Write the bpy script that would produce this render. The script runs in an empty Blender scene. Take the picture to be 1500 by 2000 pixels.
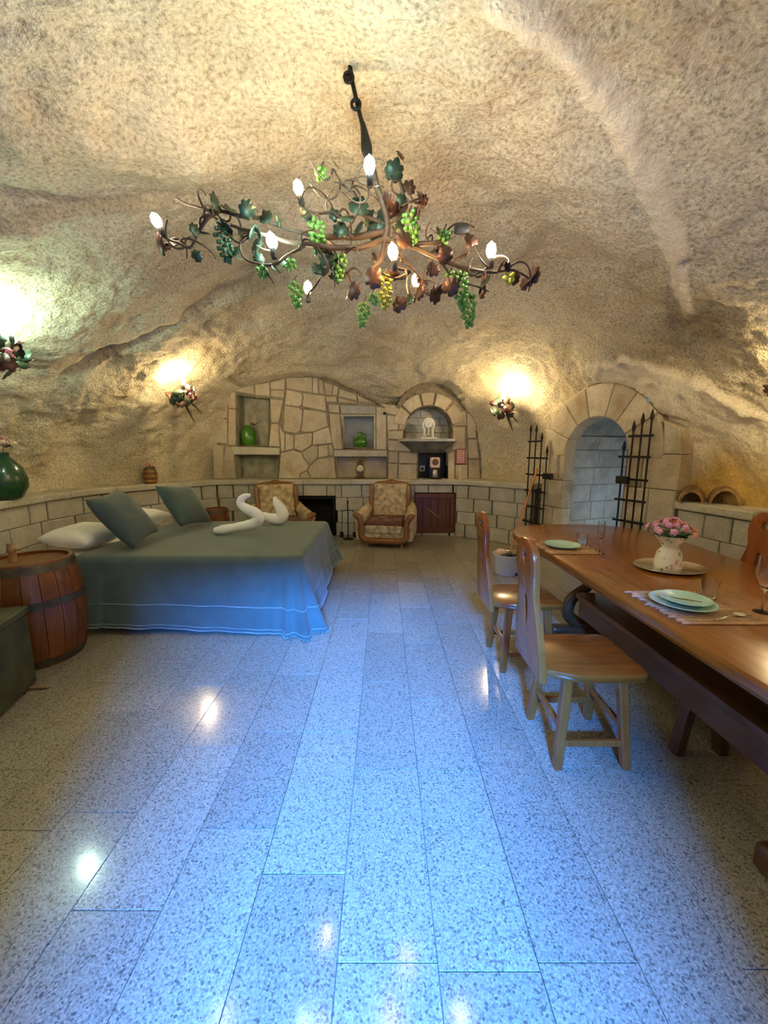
import bpy, bmesh, math, random
import numpy as np
from mathutils import Vector, Matrix, noise as mnoise

# ------------------------------------------------------------------ camera, world, light, exposure
scene = bpy.context.scene
C = bpy.context.collection
PI = math.pi
cam_d = bpy.data.cameras.new('camera'); cam = bpy.data.objects.new('camera', cam_d); C.objects.link(cam)
cam.location = (0, 0, 1.54)
cam.rotation_euler = (PI/2 - math.atan(120/751), 0, 0)
cam_d.sensor_fit = 'VERTICAL'; cam_d.sensor_height = 24.0; cam_d.lens = 24.0*751/2000
cam_d.clip_start = 0.05
scene.camera = cam

world = bpy.data.worlds.new('sky'); scene.world = world; world.use_nodes = True
world.node_tree.nodes['Background'].inputs[0].default_value = (0.30, 0.52, 1.0, 1)
world.node_tree.nodes['Background'].inputs[1].default_value = 0.4

def area(name, loc, target, size, power, col):
    l = bpy.data.lights.new(name, 'AREA'); l.energy = power; l.color = col
    l.shape = 'RECTANGLE'; l.size = size[0]; l.size_y = size[1]
    o = bpy.data.objects.new(name, l); C.objects.link(o); o.location = loc
    o.rotation_euler = (Vector(target) - Vector(loc)).to_track_quat('-Z', 'Y').to_euler()
    return o
# open sky seen through the entrance doorway behind the camera
area('sky_daylight', (0.08, -3.5, 3.3), (-0.1, 1.8, 0.2), (1.3, 0.3), 1850, (0.035, 0.25, 1.0))

vs = scene.view_settings
vs.view_transform = 'Standard'; vs.look = 'None'; vs.gamma = 1; vs.use_curve_mapping = False
vs.exposure = 0.95
scene.display_settings.display_device = 'sRGB'
BULB = 1.0      # overall lamp strength

rng = random.Random(7)
def R(a, b): return rng.uniform(a, b)

# ------------------------------------------------------------------ materials
MATS = {}
def nodes(name):
    m = bpy.data.materials.new(name); m.use_nodes = True
    nt = m.node_tree; b = nt.nodes['Principled BSDF']
    return m, nt, b
def ramp(nt, stops, interp='LINEAR'):
    r = nt.nodes.new('ShaderNodeValToRGB'); r.color_ramp.interpolation = interp
    e = r.color_ramp.elements
    while len(e) < len(stops): e.new(0.5)
    for k, (p, c) in enumerate(stops):
        e[k].position = p; e[k].color = (*c, 1)
    return r
def coords(nt, kind='Object', scale=(1, 1, 1)):
    if kind == 'World':
        g = nt.nodes.new('ShaderNodeNewGeometry'); src = g.outputs['Position']
    else:
        g = nt.nodes.new('ShaderNodeTexCoord'); src = g.outputs[kind]
    mp = nt.nodes.new('ShaderNodeMapping'); mp.inputs['Scale'].default_value = scale
    nt.links.new(src, mp.inputs[0]); return mp.outputs[0]
def ntex(nt, vec, scale, detail=3, rough=0.55, dist=0.0):
    n = nt.nodes.new('ShaderNodeTexNoise'); n.inputs['Scale'].default_value = scale
    n.inputs['Detail'].default_value = detail; n.inputs['Roughness'].default_value = rough
    n.inputs['Distortion'].default_value = dist
    nt.links.new(vec, n.inputs['Vector']); return n.outputs['Fac']
def bump(nt, b, h, strength, dist, prev=None):
    bp = nt.nodes.new('ShaderNodeBump'); bp.inputs['Strength'].default_value = strength
    bp.inputs['Distance'].default_value = dist
    nt.links.new(h, bp.inputs['Height'])
    if prev is not None: nt.links.new(prev, bp.inputs['Normal'])
    nt.links.new(bp.outputs[0], b.inputs['Normal']); return bp.outputs[0]
def mix(nt, fac, a, c, mode='MIX'):
    m = nt.nodes.new('ShaderNodeMix'); m.data_type = 'RGBA'; m.blend_type = mode
    for sock, v in ((m.inputs[0], fac), (m.inputs[6], a), (m.inputs[7], c)):
        if isinstance(v, bpy.types.NodeSocket): nt.links.new(v, sock)
        elif isinstance(v, (int, float)): sock.default_value = v
        else: sock.default_value = (*v, 1)
    return m.outputs[2]
def plain(name, col, rough=0.6, metal=0.0, var=0.12, vscale=8, bscale=0, bstr=0.2, bdist=0.002, sheen=0, coat=0, trans=0, ior=1.45, rand=0.0):
    """one colour broken up by noise, optional fine relief, optional tone per piece"""
    if name in MATS: return MATS[name]
    m, nt, b = nodes(name)
    v = coords(nt)
    f = ntex(nt, v, vscale)
    lo = tuple(max(0, c*(1-2*var)) for c in col); hi = tuple(min(1, c*(1+2*var)) for c in col)
    r = ramp(nt, [(0.3, lo), (0.7, hi)]); nt.links.new(f, r.inputs[0])
    out = r.outputs[0]
    if rand:
        oi = nt.nodes.new('ShaderNodeObjectInfo')
        rr = ramp(nt, [(0, (1-rand,)*3), (1, (1+rand*0.6,)*3)]); nt.links.new(oi.outputs['Random'], rr.inputs[0])
        out = mix(nt, 1.0, out, rr.outputs[0], 'MULTIPLY')
    nt.links.new(out, b.inputs['Base Color'])
    b.inputs['Roughness'].default_value = rough; b.inputs['Metallic'].default_value = metal
    if sheen: b.inputs['Sheen Weight'].default_value = sheen
    if coat: b.inputs['Coat Weight'].default_value = coat; b.inputs['Coat Roughness'].default_value = 0.12
    if trans: b.inputs['Transmission Weight'].default_value = trans; b.inputs['IOR'].default_value = ior
    if bscale: bump(nt, b, ntex(nt, v, bscale, 4), bstr, bdist)
    MATS[name] = m; return m
def wood(name, dark, light, axis=0, rough=0.3, coat=0.4, scale=6, rand=0.0):
    if name in MATS: return MATS[name]
    m, nt, b = nodes(name)
    s = [9, 9, 9]; s[axis] = 0.9
    v = coords(nt, 'Object', tuple(s))
    f = ntex(nt, v, scale*0.6, 5, 0.6, 0.6)
    f2 = ntex(nt, coords(nt, 'Object', (1, 1, 1)), 3.0, 2)
    r = ramp(nt, [(0.28, dark), (0.72, light)]); nt.links.new(f, r.inputs[0])
    r2 = ramp(nt, [(0.3, (0.75,)*3), (0.7, (1.1,)*3)]); nt.links.new(f2, r2.inputs[0])
    out = mix(nt, 1.0, r.outputs[0], r2.outputs[0], 'MULTIPLY')
    if rand:
        oi = nt.nodes.new('ShaderNodeObjectInfo')
        rr = ramp(nt, [(0, (1-rand,)*3), (1, (1+rand,)*3)]); nt.links.new(oi.outputs['Random'], rr.inputs[0])
        out = mix(nt, 1.0, out, rr.outputs[0], 'MULTIPLY')
    nt.links.new(out, b.inputs['Base Color'])
    b.inputs['Roughness'].default_value = rough
    b.inputs['Coat Weight'].default_value = coat; b.inputs['Coat Roughness'].default_value = 0.15
    bump(nt, b, f, 0.12, 0.001)
    MATS[name] = m; return m
def emit(name, col, strength):
    if name in MATS: return MATS[name]
    m, nt, b = nodes(name)
    b.inputs['Base Color'].default_value = (0.9, 0.9, 0.9, 1)
    b.inputs['Emission Color'].default_value = (*col, 1); b.inputs['Emission Strength'].default_value = strength
    MATS[name] = m; return m

def rock_material():
    m, nt, b = nodes('cave_rock'); v = coords(nt, 'World')
    at = nt.nodes.new('ShaderNodeVertexColor'); at.layer_name = 'tone'
    sep = nt.nodes.new('ShaderNodeSeparateColor'); nt.links.new(at.outputs[0], sep.inputs[0])
    big = ntex(nt, v, 0.9, 6, 0.62, 0.5)
    rb = ramp(nt, [(0.30, (0.56, 0.465, 0.295)), (0.5, (0.72, 0.63, 0.45)), (0.72, (0.80, 0.74, 0.57))]); nt.links.new(big, rb.inputs[0])
    peck = ntex(nt, v, 42, 3, 0.62, 0.0)
    rp = ramp(nt, [(0.30, (0.50, 0.46, 0.38)), (0.46, (0.92, 0.91, 0.88)), (0.60, (1.12, 1.12, 1.10)), (0.72, (1.3, 1.3, 1.28))]); nt.links.new(peck, rp.inputs[0])
    col = mix(nt, 0.9, rb.outputs[0], rp.outputs[0], 'MULTIPLY')
    pale = mix(nt, 0.2, (0.92, 0.82, 0.62), rp.outputs[0], 'MULTIPLY')
    col = mix(nt, sep.outputs[0], col, pale)
    och = mix(nt, 0.5, (0.60, 0.39, 0.10), rp.outputs[0], 'MULTIPLY')
    col = mix(nt, sep.outputs[2], col, och)
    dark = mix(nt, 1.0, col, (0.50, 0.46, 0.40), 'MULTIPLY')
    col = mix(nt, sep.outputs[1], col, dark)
    nt.links.new(col, b.inputs['Base Color']); b.inputs['Roughness'].default_value = 0.9
    b.inputs['Specular IOR Level'].default_value = 0.2
    n1 = bump(nt, b, peck, 0.7, 0.03)
    mid = ntex(nt, v, 13, 3, 0.55, 0.0)
    bump(nt, b, mid, 0.30, 0.05, n1)
    return m
def granite_material():
    m, nt, b = nodes('polished_granite'); v = coords(nt, 'World')
    vo = nt.nodes.new('ShaderNodeTexVoronoi'); vo.inputs['Scale'].default_value = 160
    nt.links.new(v, vo.inputs['Vector'])
    sp = nt.nodes.new('ShaderNodeSeparateColor'); nt.links.new(vo.outputs['Color'], sp.inputs[0])
    r1 = ramp(nt, [(0.0, (0.15, 0.135, 0.115)), (0.08, (0.21, 0.195, 0.165)), (0.20, (0.34, 0.315, 0.265)), (0.5, (0.39, 0.365, 0.305)), (1.0, (0.48, 0.45, 0.385))])
    nt.links.new(sp.outputs[0], r1.inputs[0])
    fine = ntex(nt, v, 130, 3, 0.7)
    r2 = ramp(nt, [(0.32, (0.45,)*3), (0.5, (0.95,)*3), (0.7, (1.15,)*3)]); nt.links.new(fine, r2.inputs[0])
    col = mix(nt, 0.9, r1.outputs[0], r2.outputs[0], 'MULTIPLY')
    vo2 = nt.nodes.new('ShaderNodeTexVoronoi'); vo2.inputs['Scale'].default_value = 38; nt.links.new(v, vo2.inputs['Vector'])
    sp2 = nt.nodes.new('ShaderNodeSeparateColor'); nt.links.new(vo2.outputs['Color'], sp2.inputs[0])
    d1 = ramp(nt, [(0.16, (1,)*3), (0.26, (0,)*3)]); nt.links.new(vo2.outputs['Distance'], d1.inputs[0])
    d2 = ramp(nt, [(0.90, (0,)*3), (0.92, (0.7,)*3)]); nt.links.new(sp2.outputs[1], d2.inputs[0])
    spot = mix(nt, 1.0, d1.outputs[0], d2.outputs[0], 'MULTIPLY')
    col = mix(nt, spot, col, (0.07, 0.07, 0.075))
    oi = nt.nodes.new('ShaderNodeObjectInfo')
    rr = ramp(nt, [(0, (0.84, 0.82, 0.73)), (1, (1.08, 1.06, 0.95))]); nt.links.new(oi.outputs['Random'], rr.inputs[0])
    col = mix(nt, 1.0, col, rr.outputs[0], 'MULTIPLY')
    nt.links.new(col, b.inputs['Base Color'])
    wear = ntex(nt, v, 2.2, 4)
    rw = ramp(nt, [(0.3, (0.09,)*3), (0.7, (0.19,)*3)]); nt.links.new(wear, rw.inputs[0])
    nt.links.new(rw.outputs[0], b.inputs['Roughness'])
    bump(nt, b, ntex(nt, v, 8, 3), 0.03, 0.01)
    return m
def stone_material(name, lo, mid_, hi, spot=(0.45, 0.33, 0.22), rand=0.16):
    m, nt, b = nodes(name); v = coords(nt, 'World')
    f = ntex(nt, v, 4.5, 5, 0.6, 0.5)
    r = ramp(nt, [(0.3, lo), (0.5, mid_), (0.7, hi)]); nt.links.new(f, r.inputs[0])
    g = ntex(nt, v, 55, 4, 0.7)
    rg = ramp(nt, [(0.3, (0.72,)*3), (0.7, (1.14,)*3)]); nt.links.new(g, rg.inputs[0])
    col = mix(nt, 1.0, r.outputs[0], rg.outputs[0], 'MULTIPLY')
    s = ntex(nt, v, 2.6, 2, 0.5, 0.3)
    rs = ramp(nt, [(0.58, (0,)*3), (0.72, (0.7,)*3)]); nt.links.new(s, rs.inputs[0])
    col = mix(nt, rs.outputs[0], col, spot)
    oi = nt.nodes.new('ShaderNodeObjectInfo')
    rr = ramp(nt, [(0, (1-rand, 1-rand*1.1, 1-rand*1.25)), (1, (1+rand*.6,)*3)]); nt.links.new(oi.outputs['Random'], rr.inputs[0])
    col = mix(nt, 1.0, col, rr.outputs[0], 'MULTIPLY')
    nt.links.new(col, b.inputs['Base Color']); b.inputs['Roughness'].default_value = 0.85
    b.inputs['Specular IOR Level'].default_value = 0.25
    n1 = bump(nt, b, g, 0.35, 0.006)
    bump(nt, b, ntex(nt, v, 14, 4), 0.3, 0.02, n1)
    MATS[name] = m; return m
ROCK = rock_material()
GRANITE = granite_material()
FIELD = stone_material('field_stone', (0.50, 0.42, 0.29), (0.62, 0.54, 0.395), (0.71, 0.64, 0.49), (0.42, 0.30, 0.18), 0.18)
ASHLAR = stone_material('ashlar_stone', (0.48, 0.45, 0.36), (0.57, 0.545, 0.45), (0.65, 0.625, 0.53), (0.47, 0.42, 0.31), 0.12)
CAPST = stone_material('ledge_stone', (0.50, 0.47, 0.36), (0.60, 0.57, 0.45), (0.68, 0.65, 0.54), (0.46, 0.42, 0.30), 0.08)
GREYST = stone_material('grey_stone', (0.40, 0.41, 0.39), (0.50, 0.51, 0.48), (0.60, 0.61, 0.58), (0.34, 0.29, 0.24), 0.14)
PALEST = stone_material('pale_grey_stone', (0.44, 0.455, 0.43), (0.52, 0.535, 0.51), (0.60, 0.615, 0.59), (0.40, 0.39, 0.35), 0.08)
MORTAR = plain('mortar', (0.27, 0.225, 0.15), 0.95, var=0.15, vscale=12, bscale=60, bstr=0.4, bdist=0.005)
DARKST = plain('dark_hood_stone', (0.15, 0.15, 0.115), 0.9, var=0.2, vscale=6, bscale=40, bstr=0.4, bdist=0.004)  # dark green-grey tone of the hood below the arch
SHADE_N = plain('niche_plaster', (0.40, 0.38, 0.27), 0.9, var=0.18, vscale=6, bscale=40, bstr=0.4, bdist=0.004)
TABLEW = wood('varnished_table_wood', (0.22, 0.068, 0.007), (0.37, 0.128, 0.013), 1, 0.22, 0.3, 5)
CHAIRW = wood('varnished_chair_wood', (0.26, 0.066, 0.011), (0.42, 0.120, 0.022), 2, 0.25, 0.5, 5)
SEATW = wood('varnished_seat_wood', (0.25, 0.062, 0.008), (0.40, 0.11, 0.014), 0, 0.22, 0.5, 5)
BENCHW = wood('dark_bench_wood', (0.075, 0.03, 0.010), (0.15, 0.062, 0.02), 1, 0.35, 0.3, 5)
BARRELW = wood('barrel_wood', (0.12, 0.035, 0.008), (0.27, 0.09, 0.018), 2, 0.35, 0.35, 5, 0.15)
LIDW = wood('barrel_lid_wood', (0.17, 0.07, 0.025), (0.27, 0.125, 0.05), 1, 0.5, 0.1, 5)
ARMW = wood('armchair_wood', (0.19, 0.065, 0.010), (0.32, 0.125, 0.025), 2, 0.25, 0.5, 6)
REDW = wood('red_brown_wood', (0.10, 0.028, 0.010), (0.18, 0.055, 0.02), 2, 0.45, 0.15, 6)
RAWW = wood('raw_wood', (0.32, 0.19, 0.09), (0.48, 0.31, 0.17), 2, 0.6, 0.0, 6)
STICKW = wood('orange_handle_wood', (0.55, 0.20, 0.06), (0.72, 0.31, 0.12), 2, 0.3, 0.4, 6)
IRON = plain('wrought_iron', (0.022, 0.02, 0.018), 0.55, 0.6, 0.2, 20, 60, 0.3, 0.002)
HOOP = plain('barrel_hoop_iron', (0.11, 0.095, 0.07), 0.45, 0.7, 0.2, 8)
CHESTM = plain('green_painted_chest', (0.055, 0.062, 0.024), 0.6, 0, 0.2, 6, 40, 0.25, 0.003)
SPREAD = plain('teal_grey_bedspread', (0.085, 0.125, 0.115), 0.85, 0, 0.06, 5, 320, 0.35, 0.0015, sheen=0.25)
STITCH = plain('pale_stitching', (0.33, 0.42, 0.47), 0.9)
CUSHM = plain('teal_grey_cushion', (0.058, 0.09, 0.082), 0.85, 0, 0.08, 6, 300, 0.3, 0.0015, sheen=0.25)
LINEN = plain('white_linen', (0.86, 0.85, 0.80), 0.8, 0, 0.02, 6, 14, 0.3, 0.01)
TOWEL = plain('white_towel', (0.90, 0.89, 0.86), 0.95, 0, 0.02, 10, 160, 0.5, 0.004, sheen=0.4)
UPHOL = plain('cream_mottled_upholstery', (0.50, 0.39, 0.215), 0.8, 0, 0.26, 13, 60, 0.3, 0.004, sheen=0.2)
SEATF = plain('brown_seat_fabric', (0.16, 0.065, 0.035), 0.85, 0, 0.15, 10, 120, 0.3, 0.003)
RINGF = plain('seat_fabric_rings', (0.34, 0.26, 0.22), 0.85)
GREENP = plain('bright_green_glaze', (0.06, 0.21, 0.012), 0.25, 0, 0.12, 8, coat=0.5)
DGREEN = plain('dark_green_glaze', (0.018, 0.075, 0.03), 0.25, 0, 0.12, 8, coat=0.5)
PINK = plain('pink_petal', (0.80, 0.28, 0.36), 0.7, 0, 0.12, 30)
LILAC = plain('lilac_petal', (0.82, 0.38, 0.60), 0.7, 0, 0.12, 30)
SALMON = plain('salmon_petal', (0.85, 0.34, 0.24), 0.7, 0, 0.12, 30)
CREAM = plain('cream_petal', (0.86, 0.62, 0.47), 0.7, 0, 0.1, 30)
LEAFG = plain('silk_leaf_green', (0.05, 0.12, 0.05), 0.6, 0, 0.2, 20)
VINE = plain('bronze_vine', (0.085, 0.055, 0.036), 0.6, 0.15, 0.25, 14, 50, 0.4, 0.004)
VLEAF = plain('bronze_leaf', (0.10, 0.045, 0.03), 0.45, 0.4, 0.25, 14)
GLEAF = plain('dark_green_bronze_leaf', (0.028, 0.055, 0.035), 0.45, 0.3, 0.25, 14)
GRAPEG = plain('green_grape', (0.14, 0.36, 0.06), 0.2, 0, 0.15, 10, coat=0.4)
GRAPED = plain('dark_green_grape', (0.03, 0.11, 0.055), 0.2, 0, 0.15, 10, coat=0.4)
GRAPEY = plain('yellow_green_grape', (0.42, 0.42, 0.04), 0.2, 0, 0.15, 10, coat=0.4)
SOCKET = plain('dark_socket', (0.05, 0.045, 0.045), 0.5, 0.2)
BLACKP = plain('black_plastic', (0.012, 0.012, 0.013), 0.3)
CHROME = plain('brushed_steel', (0.62, 0.63, 0.64), 0.22, 1.0, 0.05)
SILVER = plain('silver_tray_metal', (0.72, 0.69, 0.62), 0.14, 1.0, 0.05)
WHITEC = plain('white_ceramic', (0.84, 0.84, 0.80), 0.3, 0, 0.02, coat=0.3)
ENAMEL = plain('white_enamel', (0.78, 0.82, 0.88), 0.3, 0, 0.03, coat=0.4)
CHIP = plain('chipped_enamel', (0.02, 0.02, 0.035), 0.5)
TEALP = plain('aqua_glazed_plate', (0.43, 0.74, 0.66), 0.25, 0, 0.06, 8, coat=0.5)
OLIVE = plain('olive_print', (0.10, 0.11, 0.035), 0.35, 0, 0.3, 40)
BAMBOO = plain('reed_slat', (0.56, 0.36, 0.20), 0.6, 0, 0.15, 14, rand=0.35)
STRAW = plain('woven_straw', (0.60, 0.40, 0.22), 0.7, 0, 0.15, 30, 120, 0.4, 0.003)
BRASS = plain('aged_brass', (0.42, 0.29, 0.09), 0.35, 0.8, 0.15)
DIALY = plain('cream_dial', (0.85, 0.78, 0.48), 0.4)
PAPERR = plain('red_framed_notice_paper', (0.72, 0.40, 0.38), 0.6, 0, 0.1, 30)
REDF = plain('red_frame', (0.45, 0.12, 0.11), 0.5)
TERRA = plain('weathered_terracotta', (0.33, 0.20, 0.085), 0.9, 0, 0.3, 9, 40, 0.5, 0.006)
FLORAL_M = None
def floral_material():
    m, nt, b = nodes('floral_print_ceramic'); v = coords(nt)
    vo = nt.nodes.new('ShaderNodeTexVoronoi'); vo.inputs['Scale'].default_value = 36; nt.links.new(v, vo.inputs['Vector'])
    sp = nt.nodes.new('ShaderNodeSeparateColor'); nt.links.new(vo.outputs['Color'], sp.inputs[0])
    d = ramp(nt, [(0.34, (1,)*3), (0.46, (0,)*3)]); nt.links.new(vo.outputs['Distance'], d.inputs[0])
    g = ramp(nt, [(0.50, (0,)*3), (0.52, (1,)*3)]); nt.links.new(sp.outputs[0], g.inputs[0])
    c = ramp(nt, [(0.0, (0.70, 0.22, 0.22)), (0.5, (0.72, 0.42, 0.35)), (0.55, (0.25, 0.34, 0.14)), (1.0, (0.40, 0.42, 0.24))]); nt.links.new(sp.outputs[1], c.inputs[0])
    f = mix(nt, 1.0, d.outputs[0], g.outputs[0], 'MULTIPLY')
    nt.links.new(mix(nt, f, (0.82, 0.78, 0.66), c.outputs[0]), b.inputs['Base Color'])
    b.inputs['Roughness'].default_value = 0.25; b.inputs['Coat Weight'].default_value = 0.4
    return m
FLORAL_M = floral_material()
def glass_material():
    m, nt, b = nodes('clear_glass')
    b.inputs['Base Color'].default_value = (0.97, 0.98, 0.98, 1); b.inputs['Roughness'].default_value = 0.02
    b.inputs['Transmission Weight'].default_value = 1.0; b.inputs['IOR'].default_value = 1.45
    return m
GLASS = glass_material()

# ------------------------------------------------------------------ mesh helpers
def link(name, me, mat, parent=None, smooth=False, auto=None):
    if mat is not None: me.materials.append(mat)
    if smooth:
        me.polygons.foreach_set('use_smooth', [True]*len(me.polygons))
        if auto: me.set_sharp_from_angle(angle=math.radians(auto))
    o = bpy.data.objects.new(name, me); C.objects.link(o)
    if parent is not None: o.parent = parent
    return o
def from_py(name, v, f, mat, parent=None, smooth=False, auto=None):
    me = bpy.data.meshes.new(name); me.from_pydata([tuple(p) for p in v], [], f); me.update()
    return link(name, me, mat, parent, smooth, auto)
def from_bm(name, bm, mat, parent=None, smooth=False, auto=35):
    bmesh.ops.recalc_face_normals(bm, faces=bm.faces)
    me = bpy.data.meshes.new(name); bm.to_mesh(me); bm.free()
    return link(name, me, mat, parent, smooth, auto)
def thing(name, label, cat, loc=(0, 0, 0), rz=0.0, group=None):
    o = bpy.data.objects.new(name, None); C.objects.link(o)
    o.empty_display_size = 0.05
    o.location = loc; o.rotation_euler = (0, 0, rz)
    return tag(o, label, cat, group)
def tag(o, label, cat, group=None, kind=None):
    o['label'] = label; o['category'] = cat
    if group: o['group'] = group
    if kind: o['kind'] = kind
    return o
def copy_tree(o, parent=None):
    c = o.copy(); C.objects.link(c); c.parent = parent
    for ch in list(o.children): copy_tree(ch, c)
    return c
def bm_box(bm, c, s, rot=None, bev=0.0, seg=1, taper=None):
    """box centred at c with size s; taper scales the top in x,y"""
    r = bmesh.ops.create_cube(bm, size=1.0); vs_ = r['verts']
    for v in vs_:
        k = 1.0
        if taper and v.co.z > 0: k = taper
        v.co = Vector((v.co.x*s[0]*k, v.co.y*s[1]*k, v.co.z*s[2]))
    if bev:
        es = list({e for v in vs_ for e in v.link_edges})
        rr = bmesh.ops.bevel(bm, geom=es, offset=bev, segments=seg, affect='EDGES', profile=0.6)
        vs_ = list({v for f in rr['faces'] for v in f.verts} | {v for v in vs_ if v.is_valid})
    M_ = Matrix.Translation(c) @ (rot.to_4x4() if rot is not None else Matrix.Identity(4))
    for v in vs_: v.co = M_ @ v.co
    return vs_
def box(name, c, s, mat, parent=None, rot=None, bev=0.0, seg=1, taper=None):
    bm = bmesh.new(); bm_box(bm, c, s, rot, bev, seg, taper)
    return from_bm(name, bm, mat, parent, smooth=bev > 0 and seg > 1)
def bm_beam(bm, a, b, w, h, bev=0.0, up=(0, 0, 1)):
    a = Vector(a); b = Vector(b); d = b-a; L = d.length; x = d.normalized()
    y = Vector(up).cross(x)
    if y.length < 1e-4: y = Vector((0, 1, 0)).cross(x)
    y.normalize(); z = x.cross(y)
    bm_box(bm, (a+b)/2, (L, w, h), Matrix((x, y, z)).transposed(), bev)
def beam(name, a, b, w, h, mat, parent=None, bev=0.004, up=(0, 0, 1)):
    bm = bmesh.new(); bm_beam(bm, a, b, w, h, bev, up); return from_bm(name, bm, mat, parent)
def lathe(name, prof, mat, parent=None, seg=24, loc=(0, 0, 0), sx=1.0, sy=1.0, auto=50, tilt=None):
    v = []; f = []; n = len(prof)
    for k in range(seg):
        a = 2*PI*k/seg; ca, sa = math.cos(a), math.sin(a)
        for r, z in prof: v.append(Vector((r*ca*sx, r*sa*sy, z)))
    for k in range(seg):
        k2 = (k+1) % seg
        for i in range(n-1): f.append((k*n+i, k2*n+i, k2*n+i+1, k*n+i+1))
    if prof[0][0] > 1e-5: f.append(tuple(k*n for k in range(seg))[::-1])
    if prof[-1][0] > 1e-5: f.append(tuple(k*n+n-1 for k in range(seg)))
    if tilt is not None: v = [tilt @ p for p in v]
    v = [p+Vector(loc) for p in v]
    bm = bmesh.new(); vv = [bm.verts.new(p) for p in v]
    for q in f:
        try: bm.faces.new([vv[i] for i in q])
        except ValueError: pass
    bmesh.ops.remove_doubles(bm, verts=bm.verts, dist=1e-5)
    return from_bm(name, bm, mat, parent, True, auto)
def smooth_path(pts, sub=4):
    pts = [Vector(p) for p in pts]; out = []
    for i in range(len(pts)-1):
        p0 = pts[max(0, i-1)]; p1 = pts[i]; p2 = pts[i+1]; p3 = pts[min(len(pts)-1, i+2)]
        for k in range(sub):
            t = k/sub
            out.append(0.5*((2*p1)+(p2-p0)*t+(2*p0-5*p1+4*p2-p3)*t*t+(3*p1-p0-3*p2+p3)*t**3))
    out.append(pts[-1]); return out
def bm_tube(bm, path, rad, seg=8, caps=True, flat=1.0):
    path = [Vector(p) for p in path]; n = len(path)
    if not hasattr(rad, '__len__'): rad = [rad]*n
    elif len(rad) != n:
        rr = []
        for i in range(n):
            t = i/(n-1)*(len(rad)-1); k = min(int(t), len(rad)-2); rr.append(rad[k]+(rad[k+1]-rad[k])*(t-k))
        rad = rr
    up = Vector((0, 0, 1)); rings = []; prev = None
    for i in range(n):
        d = (path[min(i+1, n-1)]-path[max(i-1, 0)]).normalized()
        if prev is None:
            a = d.cross(up)
            if a.length < 0.05: a = d.cross(Vector((1, 0, 0)))
        else: a = prev - d*prev.dot(d)
        a.normalize(); prev = a; b = d.cross(a)
        rings.append([bm.verts.new(path[i]+(a*math.cos(2*PI*k/seg)+b*math.sin(2*PI*k/seg)*flat)*rad[i]) for k in range(seg)])
    for i in range(n-1):
        for k in range(seg):
            bm.faces.new((rings[i][k], rings[i][(k+1) % seg], rings[i+1][(k+1) % seg], rings[i+1][k]))
    if caps:
        bm.faces.new(rings[0][::-1]); bm.faces.new(rings[-1])
def tube(name, path, rad, mat, parent=None, seg=8, flat=1.0, auto=60):
    bm = bmesh.new(); bm_tube(bm, path, rad, seg, True, flat); return from_bm(name, bm, mat, parent, True, auto)
def bm_poly(bm, pts, w0, w1, fr, ch=0.008, gap=0.0):
    """polygon pts (u,v) extruded from depth w0 (back) to w1 (front) in frame fr(u,v,w), chamfered front"""
    pts = [Vector(p) for p in pts]
    ar = sum(pts[i].x*pts[(i+1) % len(pts)].y-pts[(i+1) % len(pts)].x*pts[i].y for i in range(len(pts)))
    if ar < 0: pts = pts[::-1]
    def inset(ps, d):
        out = []; n = len(ps)
        for i in range(n):
            a, b, c = ps[i-1], ps[i], ps[(i+1) % n]
            e1 = (b-a).normalized(); e2 = (c-b).normalized()
            n1 = Vector((-e1.y, e1.x)); n2 = Vector((-e2.y, e2.x)); m = n1+n2
            if m.length < 1e-3: m = n1
            m = m.normalized(); k = d/max(0.45, m.dot(n1)); out.append(b+m*k)
        return out
    p0 = inset(pts, gap) if gap else pts
    p1 = inset(p0, ch)
    rings = [[bm.verts.new(fr(p.x, p.y, w)) for p in ps] for ps, w in ((p0, w0), (p0, w1-ch), (p1, w1))]
    n = len(pts)
    for a, b in ((0, 1), (1, 2)):
        for i in range(n): bm.faces.new((rings[a][i], rings[a][(i+1) % n], rings[b][(i+1) % n], rings[b][i]))
    bm.faces.new(rings[2]); bm.faces.new(rings[0][::-1])
def poly(name, pts, w0, w1, fr, mat, parent=None, ch=0.008, gap=0.0):
    bm = bmesh.new(); bm_poly(bm, pts, w0, w1, fr, ch, gap); return from_bm(name, bm, mat, parent)
def superellipsoid(name, c, s, mat, parent=None, rot=None, e=4, pinch=0.0, seg=20, wob=0.0):
    """pillow: rectangular outline, thick in the middle, thin seam at the rim"""
    v = []; f = []; n = seg
    def pt(i, j, sg):
        u = -1+2*i/n; w = -1+2*j/n
        t = max(0.0, (1-abs(u)**e)*(1-abs(w)**e))**0.5
        k = 1-pinch*(1-abs(w)**2) if abs(u) > 0 else 1
        x = u*(1-pinch*(1-w*w)*abs(u)**2); y = w*(1-pinch*(1-u*u)*abs(w)**2)
        z = sg*t+wob*mnoise.noise((u*2.1+c[0], w*2.1+c[1], sg*3))*t
        return Vector((x*s[0]/2, y*s[1]/2, z*s[2]/2))
    bm = bmesh.new(); g = {}
    for sg in (1, -1):
        for i in range(n+1):
            for j in range(n+1):
                edge = i in (0, n) or j in (0, n)
                if edge and sg == -1: g[(i, j, sg)] = g[(i, j, 1)]; continue
                p = pt(i, j, sg)
                if rot is not None: p = rot @ p
                g[(i, j, sg)] = bm.verts.new(p+Vector(c))
        for i in range(n):
            for j in range(n):
                q = [g[(i, j, sg)], g[(i+1, j, sg)], g[(i+1, j+1, sg)], g[(i, j+1, sg)]]
                try: bm.faces.new(q if sg == 1 else q[::-1])
                except ValueError: pass
    return from_bm(name, bm, mat, parent, True, None)
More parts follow.
